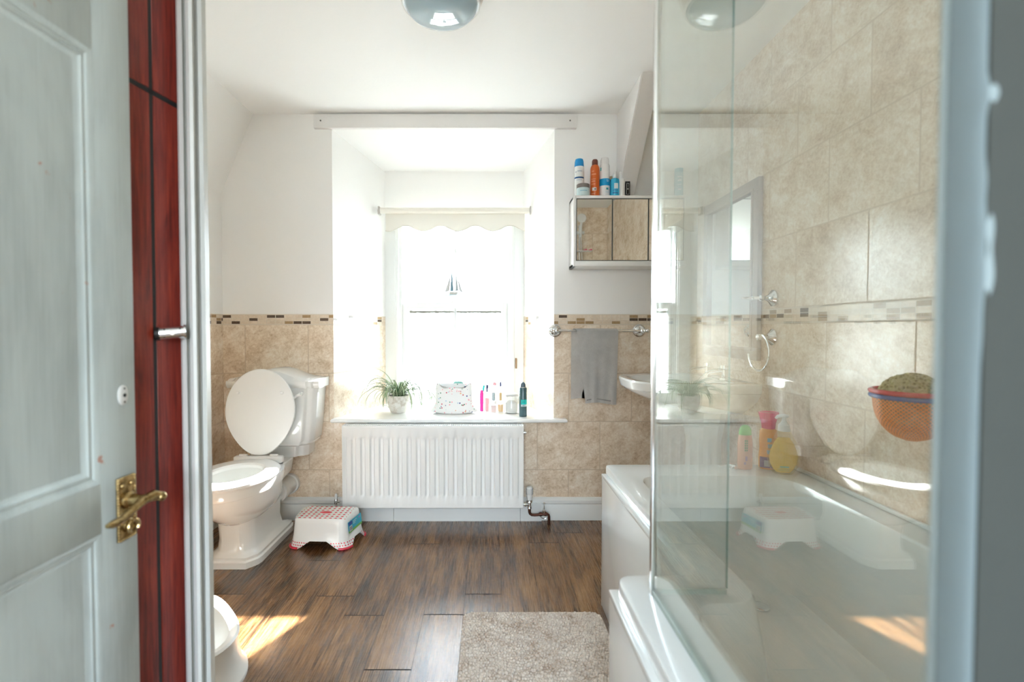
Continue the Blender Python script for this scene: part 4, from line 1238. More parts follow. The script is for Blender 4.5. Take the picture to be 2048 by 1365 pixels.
# robe hook and towel ring
rh = thing('robe_hook', 'chrome tumbler holder arm on the tiles above the mosaic band', 'hook', (XR, 2.035, 1.228))
bm = NB(); lathe(bm, [(.034, 0), (.034, -.006), (.029, -.010), (.024, -.014), (.012, -.026), (.009, -.04)], (0, 0, 0), 28, axis='x')
finish(bm, 'rosette', M['chrome'], rh)
bm = NB(); lathe(bm, [(.009, -.04), (.013, -.046), (.013, -.056), (.007, -.062), (.0065, -.085), (.010, -.09), (.007, -.096), (.0045, -.12), (.001, -.135)], (0, 0, 0), 18, axis='x')
finish(bm, 'arm', M['chrome'], rh)
tr = thing('towel_ring', 'chrome open towel ring on the tiles below the mosaic band', 'towel ring', (XR, 2.035, 1.065))
bm = NB(); lathe(bm, [(.034, 0), (.034, -.006), (.029, -.010), (.024, -.014), (.012, -.026), (.009, -.05), (.013, -.055), (.013, -.066), (.004, -.072)], (0, 0, 0), 28, axis='x')
finish(bm, 'rosette', M['chrome'], tr)
bm = NB(); tube(bm, [( -.061 - 0.0 , 0.078 * math.cos(a), -0.062 + 0.078 * math.sin(a)) for a in [math.radians(112 + 240 * i / 40) for i in range(41)]], .0042, 10)
finish(bm, 'ring', M['chrome'], tr)

# ------------------------------------------------------------------ bottles on the bath rim
GB = 'bottles on the bath rim'
t = thing('shampoo_bottle', 'peach shampoo bottle with light green cap, leftmost on the bath rim', 'bottle', (0.985, 1.865, BZ + .0012), math.radians(10), GB)
mt_ = sm('peach_bottle', (.78, .42, .25), .25)
cyl_part(t, 'body', [(.026, 0), (.030, .004), (.030, .10), (.026, .125), (.022, .135)], mt_, sx=1.0, sy=.62)
cyl_part(t, 'cap', [(.024, .132), (.0235, .150), (.017, .164), (.008, .169)], sm('green_cap', (.16, .52, .06), .2), sx=1.0, sy=.75)
lines(t, 'green_lettering', .030, [(.072 + i * .009, .006, -118 , -92, 2) for i in range(5)], sm('leaf_green_print', (.10, .35, .10), .4), sy=.62)
lines(t, 'emblem', .030, [(.020, .010, -122, -100, 1), (.034, .018, -112, -90, 1)], sm('plum_print', (.45, .25, .35), .4), sy=.62)
t = thing('bubble_bath_bottle', 'orange bubble bath bottle with flared pink cap between other bottles', 'bottle', (1.078, 1.872, BZ + .0012), 0, GB)
cyl_part(t, 'body', [(.028, 0), (.033, .005), (.034, .05), (.031, .08), (.033, .11), (.031, .145), (.023, .158)], sm('orange_bubble_bottle', (.85, .36, .04), .25), sy=.75)
cyl_part(t, 'cap', [(.024, .152), (.026, .175), (.037, .215), (.036, .218), (.028, .216)], sm('pink_cap', (.75, .02, .16), .2), sy=.8)
band(t, 'purple_label', .0342, .006, .048, -170, -40, sm('purple_label', (.10, .06, .22), .35), sy=.75, off=.001)
band(t, 'barcode_patch', .0342, .012, .036, -135, -100, sm('grey_barcode', (.35, .37, .45), .4), sy=.75, off=.0016)
for z_, a_ in ((.060, -120), (.083, -115), (.106, -118)):
    band(t, 'blue_dot', .0325, z_, z_ + .015, a_, a_ + 26, sm('sky_blue_dot', (.10, .42, .68), .35), sy=.75, off=.0022)
t = thing('baby_wash_bottle', 'yellow teardrop pump bottle of baby wash nearest on bath rim', 'bottle', (1.094, 1.800, BZ + .0012), math.radians(-12), GB)
prof_o = [(.030, 0), (.038, .006), (.050, .030), (.056, .062), (.052, .095), (.040, .125), (.027, .150), (.019, .168), (.016, .178)]
cyl_part(t, 'shell', prof_o, glass_mat('clear_yellow_shell', (.97, .95, .80), .05, .05), sy=.55)
cyl_part(t, 'liquid', [(.024, .006), (.036, .020), (.046, .040), (.049, .062), (.044, .088), (.033, .115), (.02, .135)], sm('yellow_liquid', (.95, .66, .06), .15), sy=.46)
cyl_part(t, 'neck', [(.021, .160), (.019, .182), (.011, .190), (.007, .198)], sm('white_neck', (.8, .81, .8), .3))
bm = NB(); tube(bm, [(0, 0, .19), (0, 0, .215)], .006, 12); tube(bm, [(.014, 0, .214), (0, 0, .217), (-.022, -.004, .214), (-.030, -.005, .206)], [.005, .007, .006, .004], 10)
finish(bm, 'pump', sm('white_pump_b', (.82, .82, .81), .3), t)
lines(t, 'lettering', .056, [(.030, .0045, -112, -70, 1), (.024, .0012, -118, -62, 1), (.018, .0012, -116, -64, 1)], sm('teal_lettering', (.10, .50, .42), .4), sy=.56)

# ------------------------------------------------------------------ hoop net with sponge
hp = thing('toy_net', 'orange mesh bath net on red and blue hoop on the tiles', 'net', (1.098, 1.26, 0.930))
bm = NB(); R1 = 0.086
def torus(bm, R_, r, z, n=56, m_=12, mi=0):
    loft(bm, [[((R_ + r * math.cos(b)) * math.cos(a), (R_ + r * math.cos(b)) * math.sin(a), z + r * math.sin(b)) for b in [2 * PI * j / m_ for j in range(m_)]] for a in [2 * PI * i / n for i in range(n)]], wrap=True, mi=mi)
torus(bm, R1, .0065, .006); finish(bm, 'red_hoop', sm('red_hoop', (.62, .015, .03), .25), hp)
bm = NB(); torus(bm, R1, .0060, -.006); finish(bm, 'blue_hoop', sm('blue_hoop', (.0, .07, .35), .25), hp)
nm = Mat('orange_net', (.85, .24, .01), .6)
tcn = nm.n('TexCoord'); (x, y, z), p = nm.pos(True)
ang = V(nm.nt, nm.n('Math').outputs[0]); an = ang.s.node; an.operation = 'ARCTAN2'; nm.l(y, an.inputs[0]); nm.l(x, an.inputs[1])
k1 = ((ang * 24.0 + z * 330.0).sin().abs()).lt(.50); k2 = ((ang * 24.0 - z * 330.0).sin().abs()).lt(.50)
fac = k1.mx(k2)
tp = nm.n('BsdfTransparent'); mxs = nm.n('MixShader'); nm.l(fac * 0.55 + 0.45, mxs.inputs[0]); nm.l(tp.outputs[0], mxs.inputs[1]); nm.l(nm.b.outputs[0], mxs.inputs[2])
nm.l(mxs.outputs[0], nm.nt.nodes['Material Output'].inputs[0])
bm = NB(); R = []
for t_ in range(15):
    f = t_ / 14.0
    rr_ = (R1 - .004) * (math.sqrt(max(0, 1 - (f * 0.985) ** 2.4))) ; z_ = -.008 - f * .112
    R.append([(rr_ * math.cos(2 * PI * i / 60) * (1 + .03 * math.sin(9 * 2 * PI * i / 60) * (1 - f)), rr_ * math.sin(2 * PI * i / 60) * (1 + .03 * math.sin(9 * 2 * PI * i / 60) * (1 - f)), z_) for i in range(60)])
loft(bm, R, False, True); finish(bm, 'net_bag', nm.m, hp)
bm = NB(); lathe(bm, [(.022, -.002), (.024, -.008), (.010, -.016)], (XR - 1.098, 0, .0), 20, axis='x'); finish(bm, 'suction_cup', M['pvc'], hp)
# sponge with real pits
smt = Mat('yellow_green_sponge', (.48, .42, .16), .9, spec=.1)
(x, y, z), p = smt.pos(True)
vo = smt.n('TexVoronoi'); vo.inputs['Scale'].default_value = 120; smt.l(p, vo.inputs['Vector']); vd = V(smt.nt, vo.outputs['Distance'])
smt.color(smt.ramp(vd, [(0.10, (.22, .17, .05)), (0.35, (.50, .44, .18)), (0.7, (.64, .58, .30))])); smt.bump(vd, .9, .012)
sg = NB(); bmesh.ops.create_icosphere(sg, subdivisions=5, radius=0.070)
from mathutils import noise as mnoise
for v in sg.verts:
    nrm = v.co.normalized(); d_ = mnoise.voronoi(v.co * 75)[0][0]
    v.co += nrm * (-0.006 + 0.012 * min(1, d_ * 1.6)); v.co.z *= 0.92
spg = finish(sg, 'bath_sponge', smt.m, None); spg.location = (1.098, 1.26, 0.930 - 0.014)
tag(spg, 'yellow-green bath sponge sitting in the orange hoop net', 'sponge')

# ------------------------------------------------------------------ shower riser on the near wall (seen in the cabinet mirror)
sh = thing('shower_rail', 'chrome shower riser rail with hand shower reflected in the cabinet mirror', 'shower', (0.90, YN, 1.35))
bm = NB(); tube(bm, [(0, .045, 0), (0, .045, .78)], .010, 14)
for z_ in (0.01, .77): tube(bm, [(0, 0, z_), (0, .045, z_)], .012, 12)
finish(bm, 'riser', M['chrome'], sh)
bm = NB(); box(bm, -.035, .045, .03, .075, .69, .715, .004); finish(bm, 'bracket', M['pvc'], sh)
bm = NB(); tube(bm, [(.01, .065, .66), (.01, .075, .76), (.01, .095, .82)], [.010, .011, .013], 12)
lathe(bm, [(.012, -.012), (.042, .002), (.045, .010), (.040, .014)], (.01, .10, .835), 24, axis='y')
finish(bm, 'hand_shower', M['pvc'], sh)
bm = NB(); tube(bm, [(.01, .065, .66), (.02, .09, .4), (-.02, .09, .1), (.02, .08, -.15), (.03, .03, -.3), (.03, 0, -.32)], .006, 8); finish(bm, 'hose', M['chrome'], sh)
bm = NB(); box(bm, -.06, .12, .03, .11, .515, .522, .003); finish(bm, 'soap_tray', M['pvc'], sh)
pk = sm('pink_razor_plastic', (.80, .05, .18), .35)
for i, (dx_, lab) in enumerate(((0.045, 'pink disposable razor on the shower tray, nearer the riser'), (0.095, 'pink disposable razor on the tray, farther from the riser'))):
    bm = NB(); tube(bm, [(-.01, 0, .006), (.012, 0, .010)], .005, 8)
    box(bm, .010, .022, -.018, .018, .004, .016, .002)
    o = finish(bm, 'razor', pk, None); o.location = (0.90 + dx_, YN + .07, 1.35 + .522); tag(o, lab, 'razor', 'pink razors on the shower tray')

# ------------------------------------------------------------------ ceiling light
lt = thing('ceiling_light', 'round ceiling light with pale grey-blue glass diffuser', 'ceiling light', (-0.168, 1.745, ZC))
bm = NB(); lathe(bm, [(.155, 0), (.155, -.02), (.148, -.045), (.138, -.062), (.13, -.064)], (0, 0, 0), 56)
finish(bm, 'base_ring', sm('warm_grey_base', (.62, .58, .55), .35), lt)
bm = NB(); lathe(bm, [(.138, -.060), (.138, -.072), (.134, -.076), (.130, -.074)], (0, 0, 0), 56)
finish(bm, 'white_rim', sm('white_rim', (.82, .83, .82), .25), lt)
bm = NB(); lathe(bm, [(.131, -.068), (.129, -.078), (.122, -.090), (.105, -.104), (.075, -.116), (.04, -.122), (.01, -.124)], (0, 0, 0), 56)
finish(bm, 'diffuser', sm('grey_blue_glass', (.36, .47, .53), .06, coat=.6), lt)

# ------------------------------------------------------------------ spider plant
def leaf_mats():
    a = translucent('green_leaf', (.055, .13, .045), .22, .45); b = translucent('cream_leaf_margin', (.52, .58, .40), .25, .45)
    return [a, b]
LM = leaf_mats()
def leaf(bm, base, az, length, rise, droop, wd, up0=1.1, mid_cream=True):
    n = 12; p = Vector(base); pts = [p.copy()]; ang_ = up0
    d2 = Vector((math.cos(az), math.sin(az), 0))
    for i in range(n):
        st_ = length / n
        ang_ -= droop / n * (0.4 + 1.3 * i / n)
        p = p + (d2 * math.cos(ang_) + Vector((0, 0, 1)) * math.sin(ang_)) * st_
        pts.append(p.copy())
    side = Vector((-math.sin(az), math.cos(az), 0))
    rows = []
    for i, q in enumerate(pts):
        f = i / n; w_ = wd * (0.55 + 0.9 * f) * (1 - f ** 2.2) + 0.0004
        fold = Vector((0, 0, -w_ * .35))
        rows.append([q + side * w_ + Vector((0, 0, w_ * .35)), q + side * w_ * .45 + Vector((0, 0, w_ * .1)), q, q - side * w_ * .45 + Vector((0, 0, w_ * .1)), q - side * w_ + Vector((0, 0, w_ * .35))])
    VV = [[bm.verts.new(v) for v in r] for r in rows]
    for i in range(n):
        for j in range(4):
            f = bm.faces.new((VV[i][j], VV[i][j + 1], VV[i + 1][j + 1], VV[i + 1][j])); f.material_index = 1 if (j in (0, 3)) == (not mid_cream) else 0
            f.smooth = True
    return pts[-1]
rnd = random.Random(5)
px_ = P(797, 824, 2.965).x
pl = thing('potted_spider_plant', 'spider plant in a whitewashed pot on the window sill', 'plant', (px_, 2.965, ZS))
pmx = Mat('whitewashed_pot', (.70, .68, .63), .8)
(x, y, z), p = pmx.pos(True); nn_ = pmx.noise(p, 30, 5, .7)
pmx.color(pmx.ramp(nn_, [(.4, (.55, .50, .43)), (.55, (.72, .70, .66))])); pmx.bump(nn_, .3, .003)
cyl_part(pl, 'pot', [(.040, 0), (.048, .006), (.058, .030), (.066, .062), (.068, .092), (.066, .106), (.060, .106), (.058, .092)], pmx.m, 40)
cyl_part(pl, 'soil', [(.058, .088), (.058, .094)], sm('dark_soil', (.05, .035, .02), .9))
bm = NB()
for i in range(95):
    az = rnd.uniform(0, 2 * PI); r0 = rnd.uniform(0, .03)
    ln = rnd.uniform(.19, .35)
    if math.sin(az) > .55: ln *= .85
    # keep leaves out of the glass behind and away from the reveal
    if math.sin(az) > .4: ln *= .75
    leaf(bm, (r0 * math.cos(az), r0 * math.sin(az), .095), az, ln, 0, rnd.uniform(1.7, 3.1), rnd.uniform(.0045, .0080), rnd.uniform(.75, 1.5))
me = bpy.data.meshes.new('foliage'); bm.to_mesh(me); bm.free()
for q in LM: me.materials.append(q)
o = bpy.data.objects.new('foliage', me); COL.objects.link(o); o.parent = pl
# runners with plantlets
for (az, rch, zz) in ((0.15, .20, .085), (0.05, .14, .02), (PI * 1.02, .06, .0), (-0.35, .21, .16)):
    bm = NB()
    e_ = Vector((rch * math.cos(az), rch * math.sin(az), .03 + zz * .6))
    tube(bm, [(0, 0, .10), (e_.x * .35, e_.y * .35, .20), (e_.x * .8, e_.y * .8, .16 + zz * .3), tuple(e_)], .0012, 6, mi=0)
    for i in range(9): leaf(bm, tuple(e_), rnd.uniform(0, 2 * PI), rnd.uniform(.025, .05), 0, 2.0, .0022, rnd.uniform(.6, 1.4))
    me = bpy.data.meshes.new('plantlet'); bmesh.ops.recalc_face_normals(bm, faces=bm.faces); bm.to_mesh(me); bm.free()
    for q in LM: me.materials.append(q)
    o = bpy.data.objects.new('plantlet', me); COL.objects.link(o); o.parent = pl

# ------------------------------------------------------------------ floral wash bag
YB = 2.95
bx_ = P(908, 826, YB).x
bg_ = thing('wash_bag', 'white floral wash bag on the window sill beside the plant', 'bag', (bx_, YB, ZS))
fmx = Mat('floral_fabric', (.80, .80, .80), .6)
(x, y, z), p = fmx.pos(True)
vo = fmx.n('TexVoronoi'); vo.inputs['Scale'].default_value = 70; fmx.l(p, vo.inputs['Vector']); vd = V(fmx.nt, vo.outputs['Distance'])
sepc = fmx.n('SeparateColor'); fmx.l(vo.outputs['Color'], sepc.inputs[0]); cr_ = V(fmx.nt, sepc.outputs[0]); cg_ = V(fmx.nt, sepc.outputs[1])
pc = fmx.ramp(cr_, [(0.0, (.55, .05, .10)), (.22, (.85, .35, .40)), (.45, (.08, .26, .16)), (.62, (.04, .06, .25)), (.80, (.45, .60, .70)), (.95, (.75, .40, .20))], 'CONSTANT')
fmx.color(fmx.mix(vd.lt(.30) * cg_.gt(.50 + 0), (.80, .80, .795), pc))
# pouch: wide base drawn in at the waist, corners pulled out
bm = NB(); R = []
for z_, hw, hd in ((0, .085, .045), (.003, .112, .055), (.010, .146, .056), (.018, .143, .056), (.036, .124, .054), (.06, .112, .050), (.09, .108, .046), (.12, .110, .042), (.145, .111, .036), (.165, .109, .028), (.180, .104, .016)):
    ring = []
    for i in range(64):
        a = 2 * PI * i / 64; c, s = math.cos(a), math.sin(a)
        q1 = 3.2 if z_ > .03 else 1.6
        zz = z_ - .030 * (z_ / .18) ** 1.5 * (1 - abs(c) ** 2) + .004 * math.sin(7 * a) * (z_ / .18)
        wob = 1 + .02 * math.sin(5 * a + z_ * 60)
        ring.append((hw * math.copysign(abs(c) ** (2 / q1), c) * 1.0, hd * math.copysign(abs(s) ** (2 / 2.2), s) * wob, max(0.0005, zz)))
    R.append(ring)
loft(bm, R, True, True); finish(bm, 'pouch', fmx.m, bg_)
bm = NB(); tube(bm, [(-.102 + .204 * i / 20, -.010, .153 + .030 * abs(-1 + 2 * i / 20) ** 2) for i in range(21)], .003, 8)
finish(bm, 'zip', sm('white_zip', (.75, .76, .76), .5), bg_)
bm = NB(); bmesh.ops.create_uvsphere(bm, u_segments=20, v_segments=12, radius=1.0)
bmesh.ops.transform(bm, matrix=Matrix.Translation((.025, .02, .178)) @ Matrix.Diagonal((.032, .016, .014, 1)), verts=bm.verts)
o = finish(bm, 'flannel', sm('mint_cloth', (.25, .52, .46), .8), None); o.location = bg_.location
tag(o, 'mint green cloth poking out of the floral wash bag', 'cloth')

# ------------------------------------------------------------------ small things on the sill
GS = 'toiletries on the window sill'
def sill(px0, px1, ytop, ybase, label, name, cat):
    Y = (1.1 - ZS) * 975.0 / (ybase - 658.0)
    s = 975.0 / Y
    t = thing(name, label, cat, (((px0 + px1) / 2 - 978) / s, Y, ZS), 0, GS)
    return t, (px1 - px0) / 2 / s, (ybase - ytop) / s
t, r, h = sill(960, 966.5, 781, 823, 'slim bright pink tube, nearest the floral bag', 'tube', 'tube')
cyl_part(t, 'tube_body', [(r * 1.0, 0), (r * 1.05, .003), (r, h * .9), (r * .7, h)], translucent('hot_pink_plastic', (.80, .06, .42), .45, .3))
t, r, h = sill(963, 969.5, 771, 820.5, 'turquoise-capped toothbrush standing behind the pink tube', 'toothbrush', 'toothbrush')
bm = NB(); tube(bm, [(-.006, 0, 0.001), (-.004, 0, h * .4), (0, 0, h * .74)], .003, 8); finish(bm, 'handle', translucent('pink_handle', (.75, .2, .5), .4, .3), t)
bm = NB(); tube(bm, [(0, 0, h * .74), (.002, 0, h * .86), (.006, 0, h)], [.006, .0075, .006], 10); finish(bm, 'head_cap', sm('turquoise_cap', (.0, .55, .50), .3), t)
t, r, h = sill(970, 978.5, 770, 823, 'clear pump bottle with dark navy nozzle beside pink tube', 'perfume_bottle', 'bottle')
cyl_part(t, 'body', [(r, 0), (r * 1.02, .003), (r, h * .66), (r * .4, h * .72)], M['clear_bottle'])
cyl_part(t, 'pink_liquid', [(r * .8, .003), (r * .8, h * .5)], translucent('rose_liquid', (.85, .50, .55), .4, .2))
cyl_part(t, 'nozzle', [(r * .45, h * .72), (r * .45, h * .86), (r * .6, h * .87), (r * .6, h)], sm('navy_nozzle', (.03, .04, .12), .3))
t, r, h = sill(981, 993, 785, 826, 'small clear square perfume bottle with silver cap', 'perfume_bottle', 'bottle')
bm = NB(); box(bm, -r, r, -r * .6, r * .6, 0, h * .60, .002); finish(bm, 'body', M['clear_bottle'], t)
bm = NB(); box(bm, -r * .8, r * .8, -r * .45, r * .45, .003, h * .35); finish(bm, 'liquid', translucent('pale_pink_liquid', (.85, .68, .66), .4, .1), t)
cyl_part(t, 'cap', [(r * .5, h * .60), (r * .5, h * .98), (r * .4, h)], sm('silver_cap', (.45, .55, .58), .25, metal=.6))
t, r, h = sill(984.5, 993.5, 765, 819, 'tall slim clear bottle with pink top behind square perfume bottle', 'perfume_bottle', 'bottle')
cyl_part(t, 'body', [(r * .8, 0), (r * .85, .003), (r * .8, h * .8), (r * .4, h * .9)], M['clear_bottle'])
cyl_part(t, 'cap', [(r * .8, h * .88), (r * .95, h * .94), (r * .6, h)], sm('rose_cap', (.80, .40, .45), .4))
t, r, h = sill(995, 1007.5, 764, 825, 'round yellowish perfume bottle with navy atomiser and gold stem', 'perfume_bottle', 'bottle')
cyl_part(t, 'body', [(r * .9, 0), (r, .004), (r, h * .30), (r * .5, h * .40)], M['clear_bottle'])
cyl_part(t, 'liquid', [(r * .8, .004), (r * .85, h * .26)], translucent('amber_liquid', (.85, .66, .40), .45, .1))
cyl_part(t, 'gold_collar', [(r * .38, h * .38), (r * .38, h * .64)], sm('gold_collar', (.48, .34, .16), .3, metal=.6))
cyl_part(t, 'stem', [(r * .12, h * .64), (r * .12, h * .84)], sm('grey_stem', (.5, .52, .55), .3))
cyl_part(t, 'atomiser', [(r * .3, h * .84), (r * .32, h * .95), (r * .15, h)], sm('navy_atomiser', (.03, .04, .14), .3))
t, r, h = sill(1009, 1037, 786, 827, 'clear glass storage jar of cotton wool with clip lid', 'glass_jar', 'jar')
cyl_part(t, 'jar', [(r * .92, 0), (r, .004), (r, h * .68), (r * .85, h * .78), (r * .85, h * .84)], M['clear_bottle'], 36)
cyl_part(t, 'lid', [(r * .92, h * .84), (r * .95, h * .88), (r * .92, h * .94), (r * .6, h)], sm('white_jar_lid', (.70, .70, .68), .3), 36)
bm = NB(); torus(bm, r * .93, .0018, h * .86, 36, 6); finish(bm, 'clip_wire', sm('wire_grey', (.35, .33, .30), .4), t)
cyl_part(t, 'cotton_wool', [(r * .8, .004), (r * .86, .02), (r * .84, h * .5), (r * .4, h * .62)], sm('cotton_wool', (.8, .8, .79), .95))
t, r, h = sill(1038.5, 1054, 765, 834, 'dark slate aerosol can with turquoise label at the right end', 'aerosol_can', 'aerosol')
cyl_part(t, 'can', [(r * .95, 0), (r, .003), (r, h * .82), (r * .85, h * .855)], sm('slate_can', (.05, .115, .13), .22))
cyl_part(t, 'collar', [(r * .9, h * .835), (r * .9, h * .865)], sm('silver_collar', (.6, .65, .66), .2, metal=.8))
cyl_part(t, 'cap', [(r * .62, h * .86), (r * .66, h * .93), (r * .45, h * .98), (r * .2, h)], sm('slate_cap', (.06, .10, .12), .3))
band(t, 'turquoise_label', r, h * .36, h * .50, -125, 0, sm('turquoise_label', (.0, .50, .48), .3))
band(t, 'white_label', r, h * .30, h * .36, -125, 0, sm('white_label_s', (.60, .68, .70), .3))
lines(t, 'lettering', r, [(h * .42, .006, -105, -65, 3), (h * .318, .004, -105, -70, 3)], sm('dark_print', (.02, .22, .24), .4))

# model sailing boat on the meeting rail
sb = thing('model_sailboat', 'small model sailing boat standing on the sash meeting rail', 'model boat', (P(907, 605, YW + .02).x, YW + 0.030, 1.281))
bm = NB(); R = []
for i in range(13):
    f = -1 + 2 * i / 12; wdt = .016 * (1 - abs(f) ** 2.2) + .0006; dep = .018 * (1 - abs(f) ** 3) + .001
    R.append([(f * .088, -wdt, .052 + .004 * f * f), (f * .088, -wdt * .6, .052 - dep * .6), (f * .084, 0, .052 - dep), (f * .088, wdt * .6, .052 - dep * .6), (f * .088, wdt, .052 + .004 * f * f)])
loft(bm, R); finish(bm, 'hull', sm('pale_blue_hull', (.34, .44, .50), .4), sb)
bm = NB(); box(bm, -.030, .030, -.008, .008, .052, .072, .004); finish(bm, 'cabin', sm('cream_cabin', (.5, .49, .45), .4), sb)
bm = NB(); lathe(bm, [(.020, 0), (.020, .004), (.006, .008), (.005, .036)], (0, 0, 0), 20); finish(bm, 'stand', sm('pale_wood_stand', (.68, .66, .62), .5), sb)
bm = NB()
tube(bm, [(-.010, 0, .055), (-.012, 0, .252)], .0016, 8); tube(bm, [(.018, 0, .055), (.018, 0, .215)], .0014, 8)
tube(bm, [(-.062, 0, .06), (-.012, 0, .25)], .0006, 6); tube(bm, [(.072, 0, .055), (.018, 0, .21)], .0006, 6)
finish(bm, 'masts', sm('grey_mast', (.45, .50, .52), .5), sb)
def sail(name, tri, col):
    bm = NB(); R = []
    a, b, c = [Vector(q) for q in tri]
    for i in range(9):
        f = i / 8; l_, r2 = a.lerp(c, f), b.lerp(c, f)
        R.append([tuple(l_.lerp(r2, j / 6) + Vector((0, -.006 * math.sin(PI * j / 6) * (1 - f), 0))) for j in range(7)])
    loft(bm, R, False, False, closed=False); finish(bm, name, simple(name + '_cloth', tuple(c * .55 for c in col), .7), sb)
sail('blue_sail', ((-.024, 0, .076), (-.0, 0, .076), (-.011, 0, .25)), (.22, .38, .48))
sail('white_sail', ((.012, 0, .078), (.034, 0, .078), (.018, 0, .21)), (.55, .62, .64))
sail('foresail', ((-.064, 0, .066), (-.030, 0, .078), (-.016, 0, .20)), (.72, .73, .72))
sail('stern_sail', ((.066, 0, .060), (.040, 0, .078), (.022, 0, .19)), (.70, .72, .72))

# ------------------------------------------------------------------ near things: white door, red cupboard, jamb
an_ = -math.atan(0.03)
dr = sroot('door_1', 'open white panelled door with worn paint and brass lever', (-0.6555, 0.900, 0), an_)
bm = NB()
T0 = -0.036
def bx(y0, y1, z0, z1, x0=T0, x1=0.0, bev=.0012): box(bm, x0, x1, y0, y1, z0, z1, bev)
Wd = 0.76
bx(-0.080, 0, 0.005, 1.98); bx(-Wd, -Wd + .09, .005, 1.98)
bx(-Wd + .09, -0.080, 1.562, 1.98); bx(-Wd + .09, -.080, .752, .837); bx(-Wd + .09, -.080, .005, .20)
bx(-Wd + .08, -.078, .19, .76, -.026, -.012, 0); bx(-Wd + .08, -.078, .83, 1.57, -.026, -.012, 0)
leaf_ = finish(bm, 'door_leaf', M['door_paint'], dr)
def mould(z0, z1, y0, y1):
    bm = NB()
    pr = [(0.0, 0.0), (0.006, -.002), (.010, -.006), (.016, -.006), (.020, -.010), (.026, -.012)]   # inset, depth
    R = []
    for ins, dep in pr: R.append([(dep, y0 + ins, z0 + ins), (dep, y1 - ins, z0 + ins), (dep, y1 - ins, z1 - ins), (dep, y0 + ins, z1 - ins)])
    loft(bm, R, False, False)
    finish(bm, 'panel_moulding', M['door_paint'], leaf_)
mould(.837, 1.562, -Wd + .09, -.080); mould(.20, .752, -Wd + .09, -.080)
hz_ = .778
bm = NB()
box(bm, 0, .004, -.050, -.008, hz_ - .057, hz_ + .057, .0015)
for k in range(22):
    z_ = hz_ - .054 + k * .0051
    for y_ in (-.0485, -.0095): bmesh.ops.create_uvsphere(bm, u_segments=8, v_segments=6, radius=.0026, matrix=Matrix.Translation((.004, y_, z_)))
for k in range(7):
    for z_ in (hz_ - .0555, hz_ + .0555): bmesh.ops.create_uvsphere(bm, u_segments=8, v_segments=6, radius=.0024, matrix=Matrix.Translation((.004, -.0445 + k * .0052, z_)))
plate = finish(bm, 'handle_backplate', M['brass'], dr)
bm = NB()
lathe(bm, [(.016, .003), (.015, .010), (.011, .014), (.0095, .030), (.010, .036)], (0, -.029, hz_ + .014), 20, axis='x')
tube(bm, [(.034, -.029, hz_ + .014), (.046, -.020, hz_ + .017), (.055, -.014, hz_ + .016)], [.008, .0085, .0075], 12)
tube(bm, [(.055, -.013, hz_ + .017), (.050, -.024, hz_ + .022), (.044, -.042, hz_ + .018), (.042, -.068, hz_ + .008), (.043, -.092, hz_ + .002), (.046, -.112, hz_ + .003), (.047, -.124, hz_ + .005)], [.007, .009, .008, .0065, .0065, .007, .004], 14)
bmesh.ops.create_uvsphere(bm, u_segments=14, v_segments=10, radius=.0088, matrix=Matrix.Translation((.056, -.013, hz_ + .015)))
finish(bm, 'lever', M['brass'], plate)
bm = NB()
lathe(bm, [(.013, .003), (.012, .009), (.008, .012)], (0, -.029, hz_ - .032), 18, axis='x')
tube(bm, arc((.016, -.029, hz_ - .034), .012, -.6, PI + .9, 12, 'yz'), .0032, 8)
finish(bm, 'thumb_turn', M['brass'], plate)
bm = NB()
for y_ in (-.040, -.018): bmesh.ops.create_uvsphere(bm, u_segments=10, v_segments=8, radius=.0042, matrix=Matrix.Translation((.0045, y_, hz_ + .042)))
finish(bm, 'screws', M['brass'], plate)
bm = NB()
lathe(bm, [(.018, 0), (.018, .002), (.014, .004)], (0, -.030, .981), 24, sx=.62, sy=1.0, axis='x')
esc = finish(bm, 'key_escutcheon', simple('white_metal_escutcheon', (.62, .62, .60), .3), dr)
bm = NB(); lathe(bm, [(.0035, .0035), (.0035, .0048)], (0, -.030, .981), 12, axis='x'); lathe(bm, [(.0018, .003), (.0018, .0046)], (0, -.030, .993), 10, axis='x'); lathe(bm, [(.0018, .003), (.0018, .0046)], (0, -.030, .969), 10, axis='x')
finish(bm, 'keyhole', M['black'], esc)

# red cupboard boards
def rp(Y): return -0.692 + 0.18 * (Y - 0.95)
cu = thing('red_cupboard', 'red stained wooden cupboard doors between white door and frame', 'cupboard', (rp(.99), .99, 0))
def board(name, Ya, Yb, z0, z1):
    bm = NB(); th_ = .016
    pts = [(rp(Ya) - rp(.99), Ya - .99), (rp(Yb) - rp(.99), Yb - .99), (rp(Yb) - rp(.99) - th_, Yb - .99), (rp(Ya) - rp(.99) - th_, Ya - .99)]
    prism(bm, pts, z0, z1); bmesh.ops.bevel(bm, geom=bm.edges[:], offset=.0012, segments=1, affect='EDGES')
    finish(bm, name, M['red'], cu)
yg = .9985
for z0, z1, nm_ in ((.0, 1.5748, 'lower_door_board'), (1.5852, ZC, 'upper_door_board')):
    board(nm_, .925, yg - .0042, z0, z1); board(nm_, yg + .0042, 1.064, z0, z1)
bm = NB(); pts = [(rp(.925) - rp(.99) - .017, .925 - .99), (rp(1.064) - rp(.99) - .017, 1.064 - .99), (rp(1.064) - rp(.99) - .03, 1.064 - .99), (rp(.925) - rp(.99) - .03, .925 - .99)]
prism(bm, pts, 0, ZC); finish(bm, 'carcass', M['black'], cu)
bm = NB()  # black strips set into the door gaps, standing in for their shade
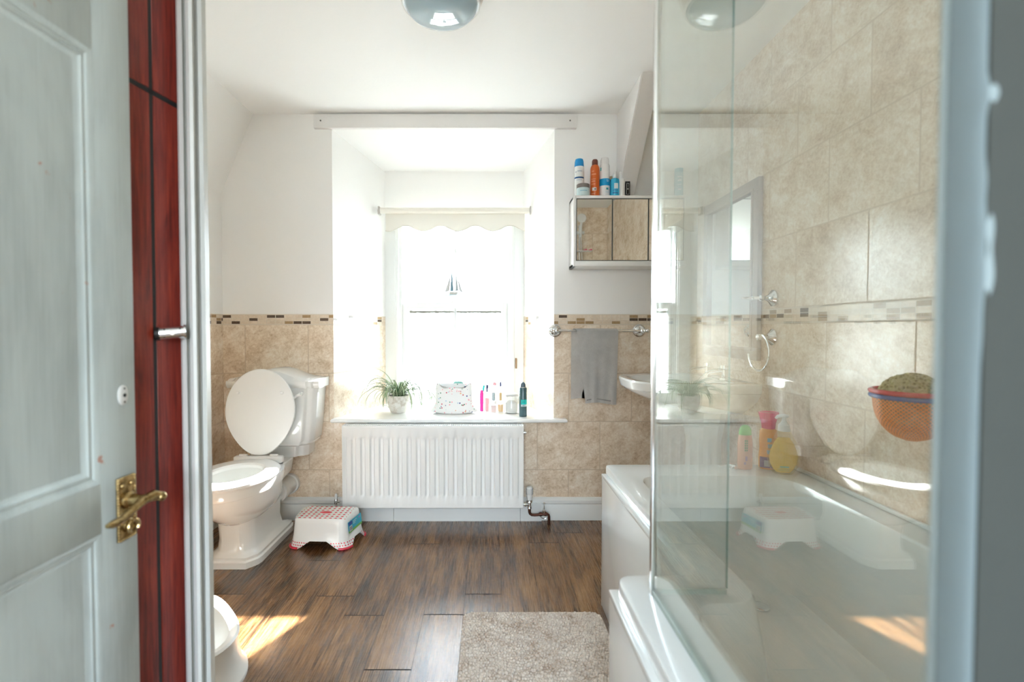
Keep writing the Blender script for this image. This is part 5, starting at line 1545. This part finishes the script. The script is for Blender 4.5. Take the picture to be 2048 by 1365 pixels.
for Ya, Yb, z0, z1 in ((yg - .0040, yg + .0040, 0, ZC), (.925, 1.064, 1.575, 1.585)):
    prism(bm, [(rp(Ya) - rp(.99) - .0012, Ya - .99), (rp(Yb) - rp(.99) - .0012, Yb - .99), (rp(Yb) - rp(.99) - .017, Yb - .99), (rp(Ya) - rp(.99) - .017, Ya - .99)], z0, z1)
finish(bm, 'gap_shade_strip', M['black'], cu, smooth=False)
# latch
A = P(316, 668, 1.005); B = P(372, 664, 1.028)
la = thing('barrel_latch', 'chrome barrel latch between red cupboard and white frame', 'latch', A)
d_ = (B - A); L_ = d_.length
bm = NB(); tube(bm, [(0, 0, 0), tuple(d_)], .0132, 24); finish(bm, 'barrel', M['chrome'], la)
bm = NB(); tube(bm, [tuple(-d_ * .10), tuple(d_ * .06)], .0138, 24); finish(bm, 'rubber_end', M['black'], la)
bm = NB(); tube(bm, [tuple(d_ * .94), tuple(d_ * 1.02)], .0165, 24); finish(bm, 'collar', M['chrome'], la)
sd_ = Vector((.55, -.83, 0)).normalized() * .0132
bm = NB(); c_ = d_ * .5 + sd_
tube(bm, [tuple(c_ * .98), tuple(c_ + sd_ * .5)], .0045, 14); finish(bm, 'knob', M['chrome'], la)
bm = NB()
for f in (.22, .78):
    for z_ in (-.008, .008): bmesh.ops.create_uvsphere(bm, u_segments=8, v_segments=6, radius=.0016, matrix=Matrix.Translation(d_ * f + sd_ * .82 + Vector((0, 0, z_))))
finish(bm, 'screws', M['black'], la)

# left door jamb with stepped mouldings
def pp(px, Y): return ((px - 978) / 975.0 * Y, Y)
plan = [pp(361, 1.075), pp(362, 1.045), pp(365, 1.040), pp(373, 1.036), pp(375, 1.050), pp(378, 1.050), pp(380, 1.034), pp(386, 1.030), pp(393, 1.032), pp(396, 1.040), pp(397, 1.058), pp(402, 1.060), pp(403.5, 1.048), pp(412, 1.044), pp(413, 1.052), (-0.612, 1.07), (-0.695, 1.16), (-0.72, 1.10)]
bm = NB(); prism(bm, plan, 0, ZC)
struct('trim_6', bm, M['frame_paint'], label='white moulded left door frame')
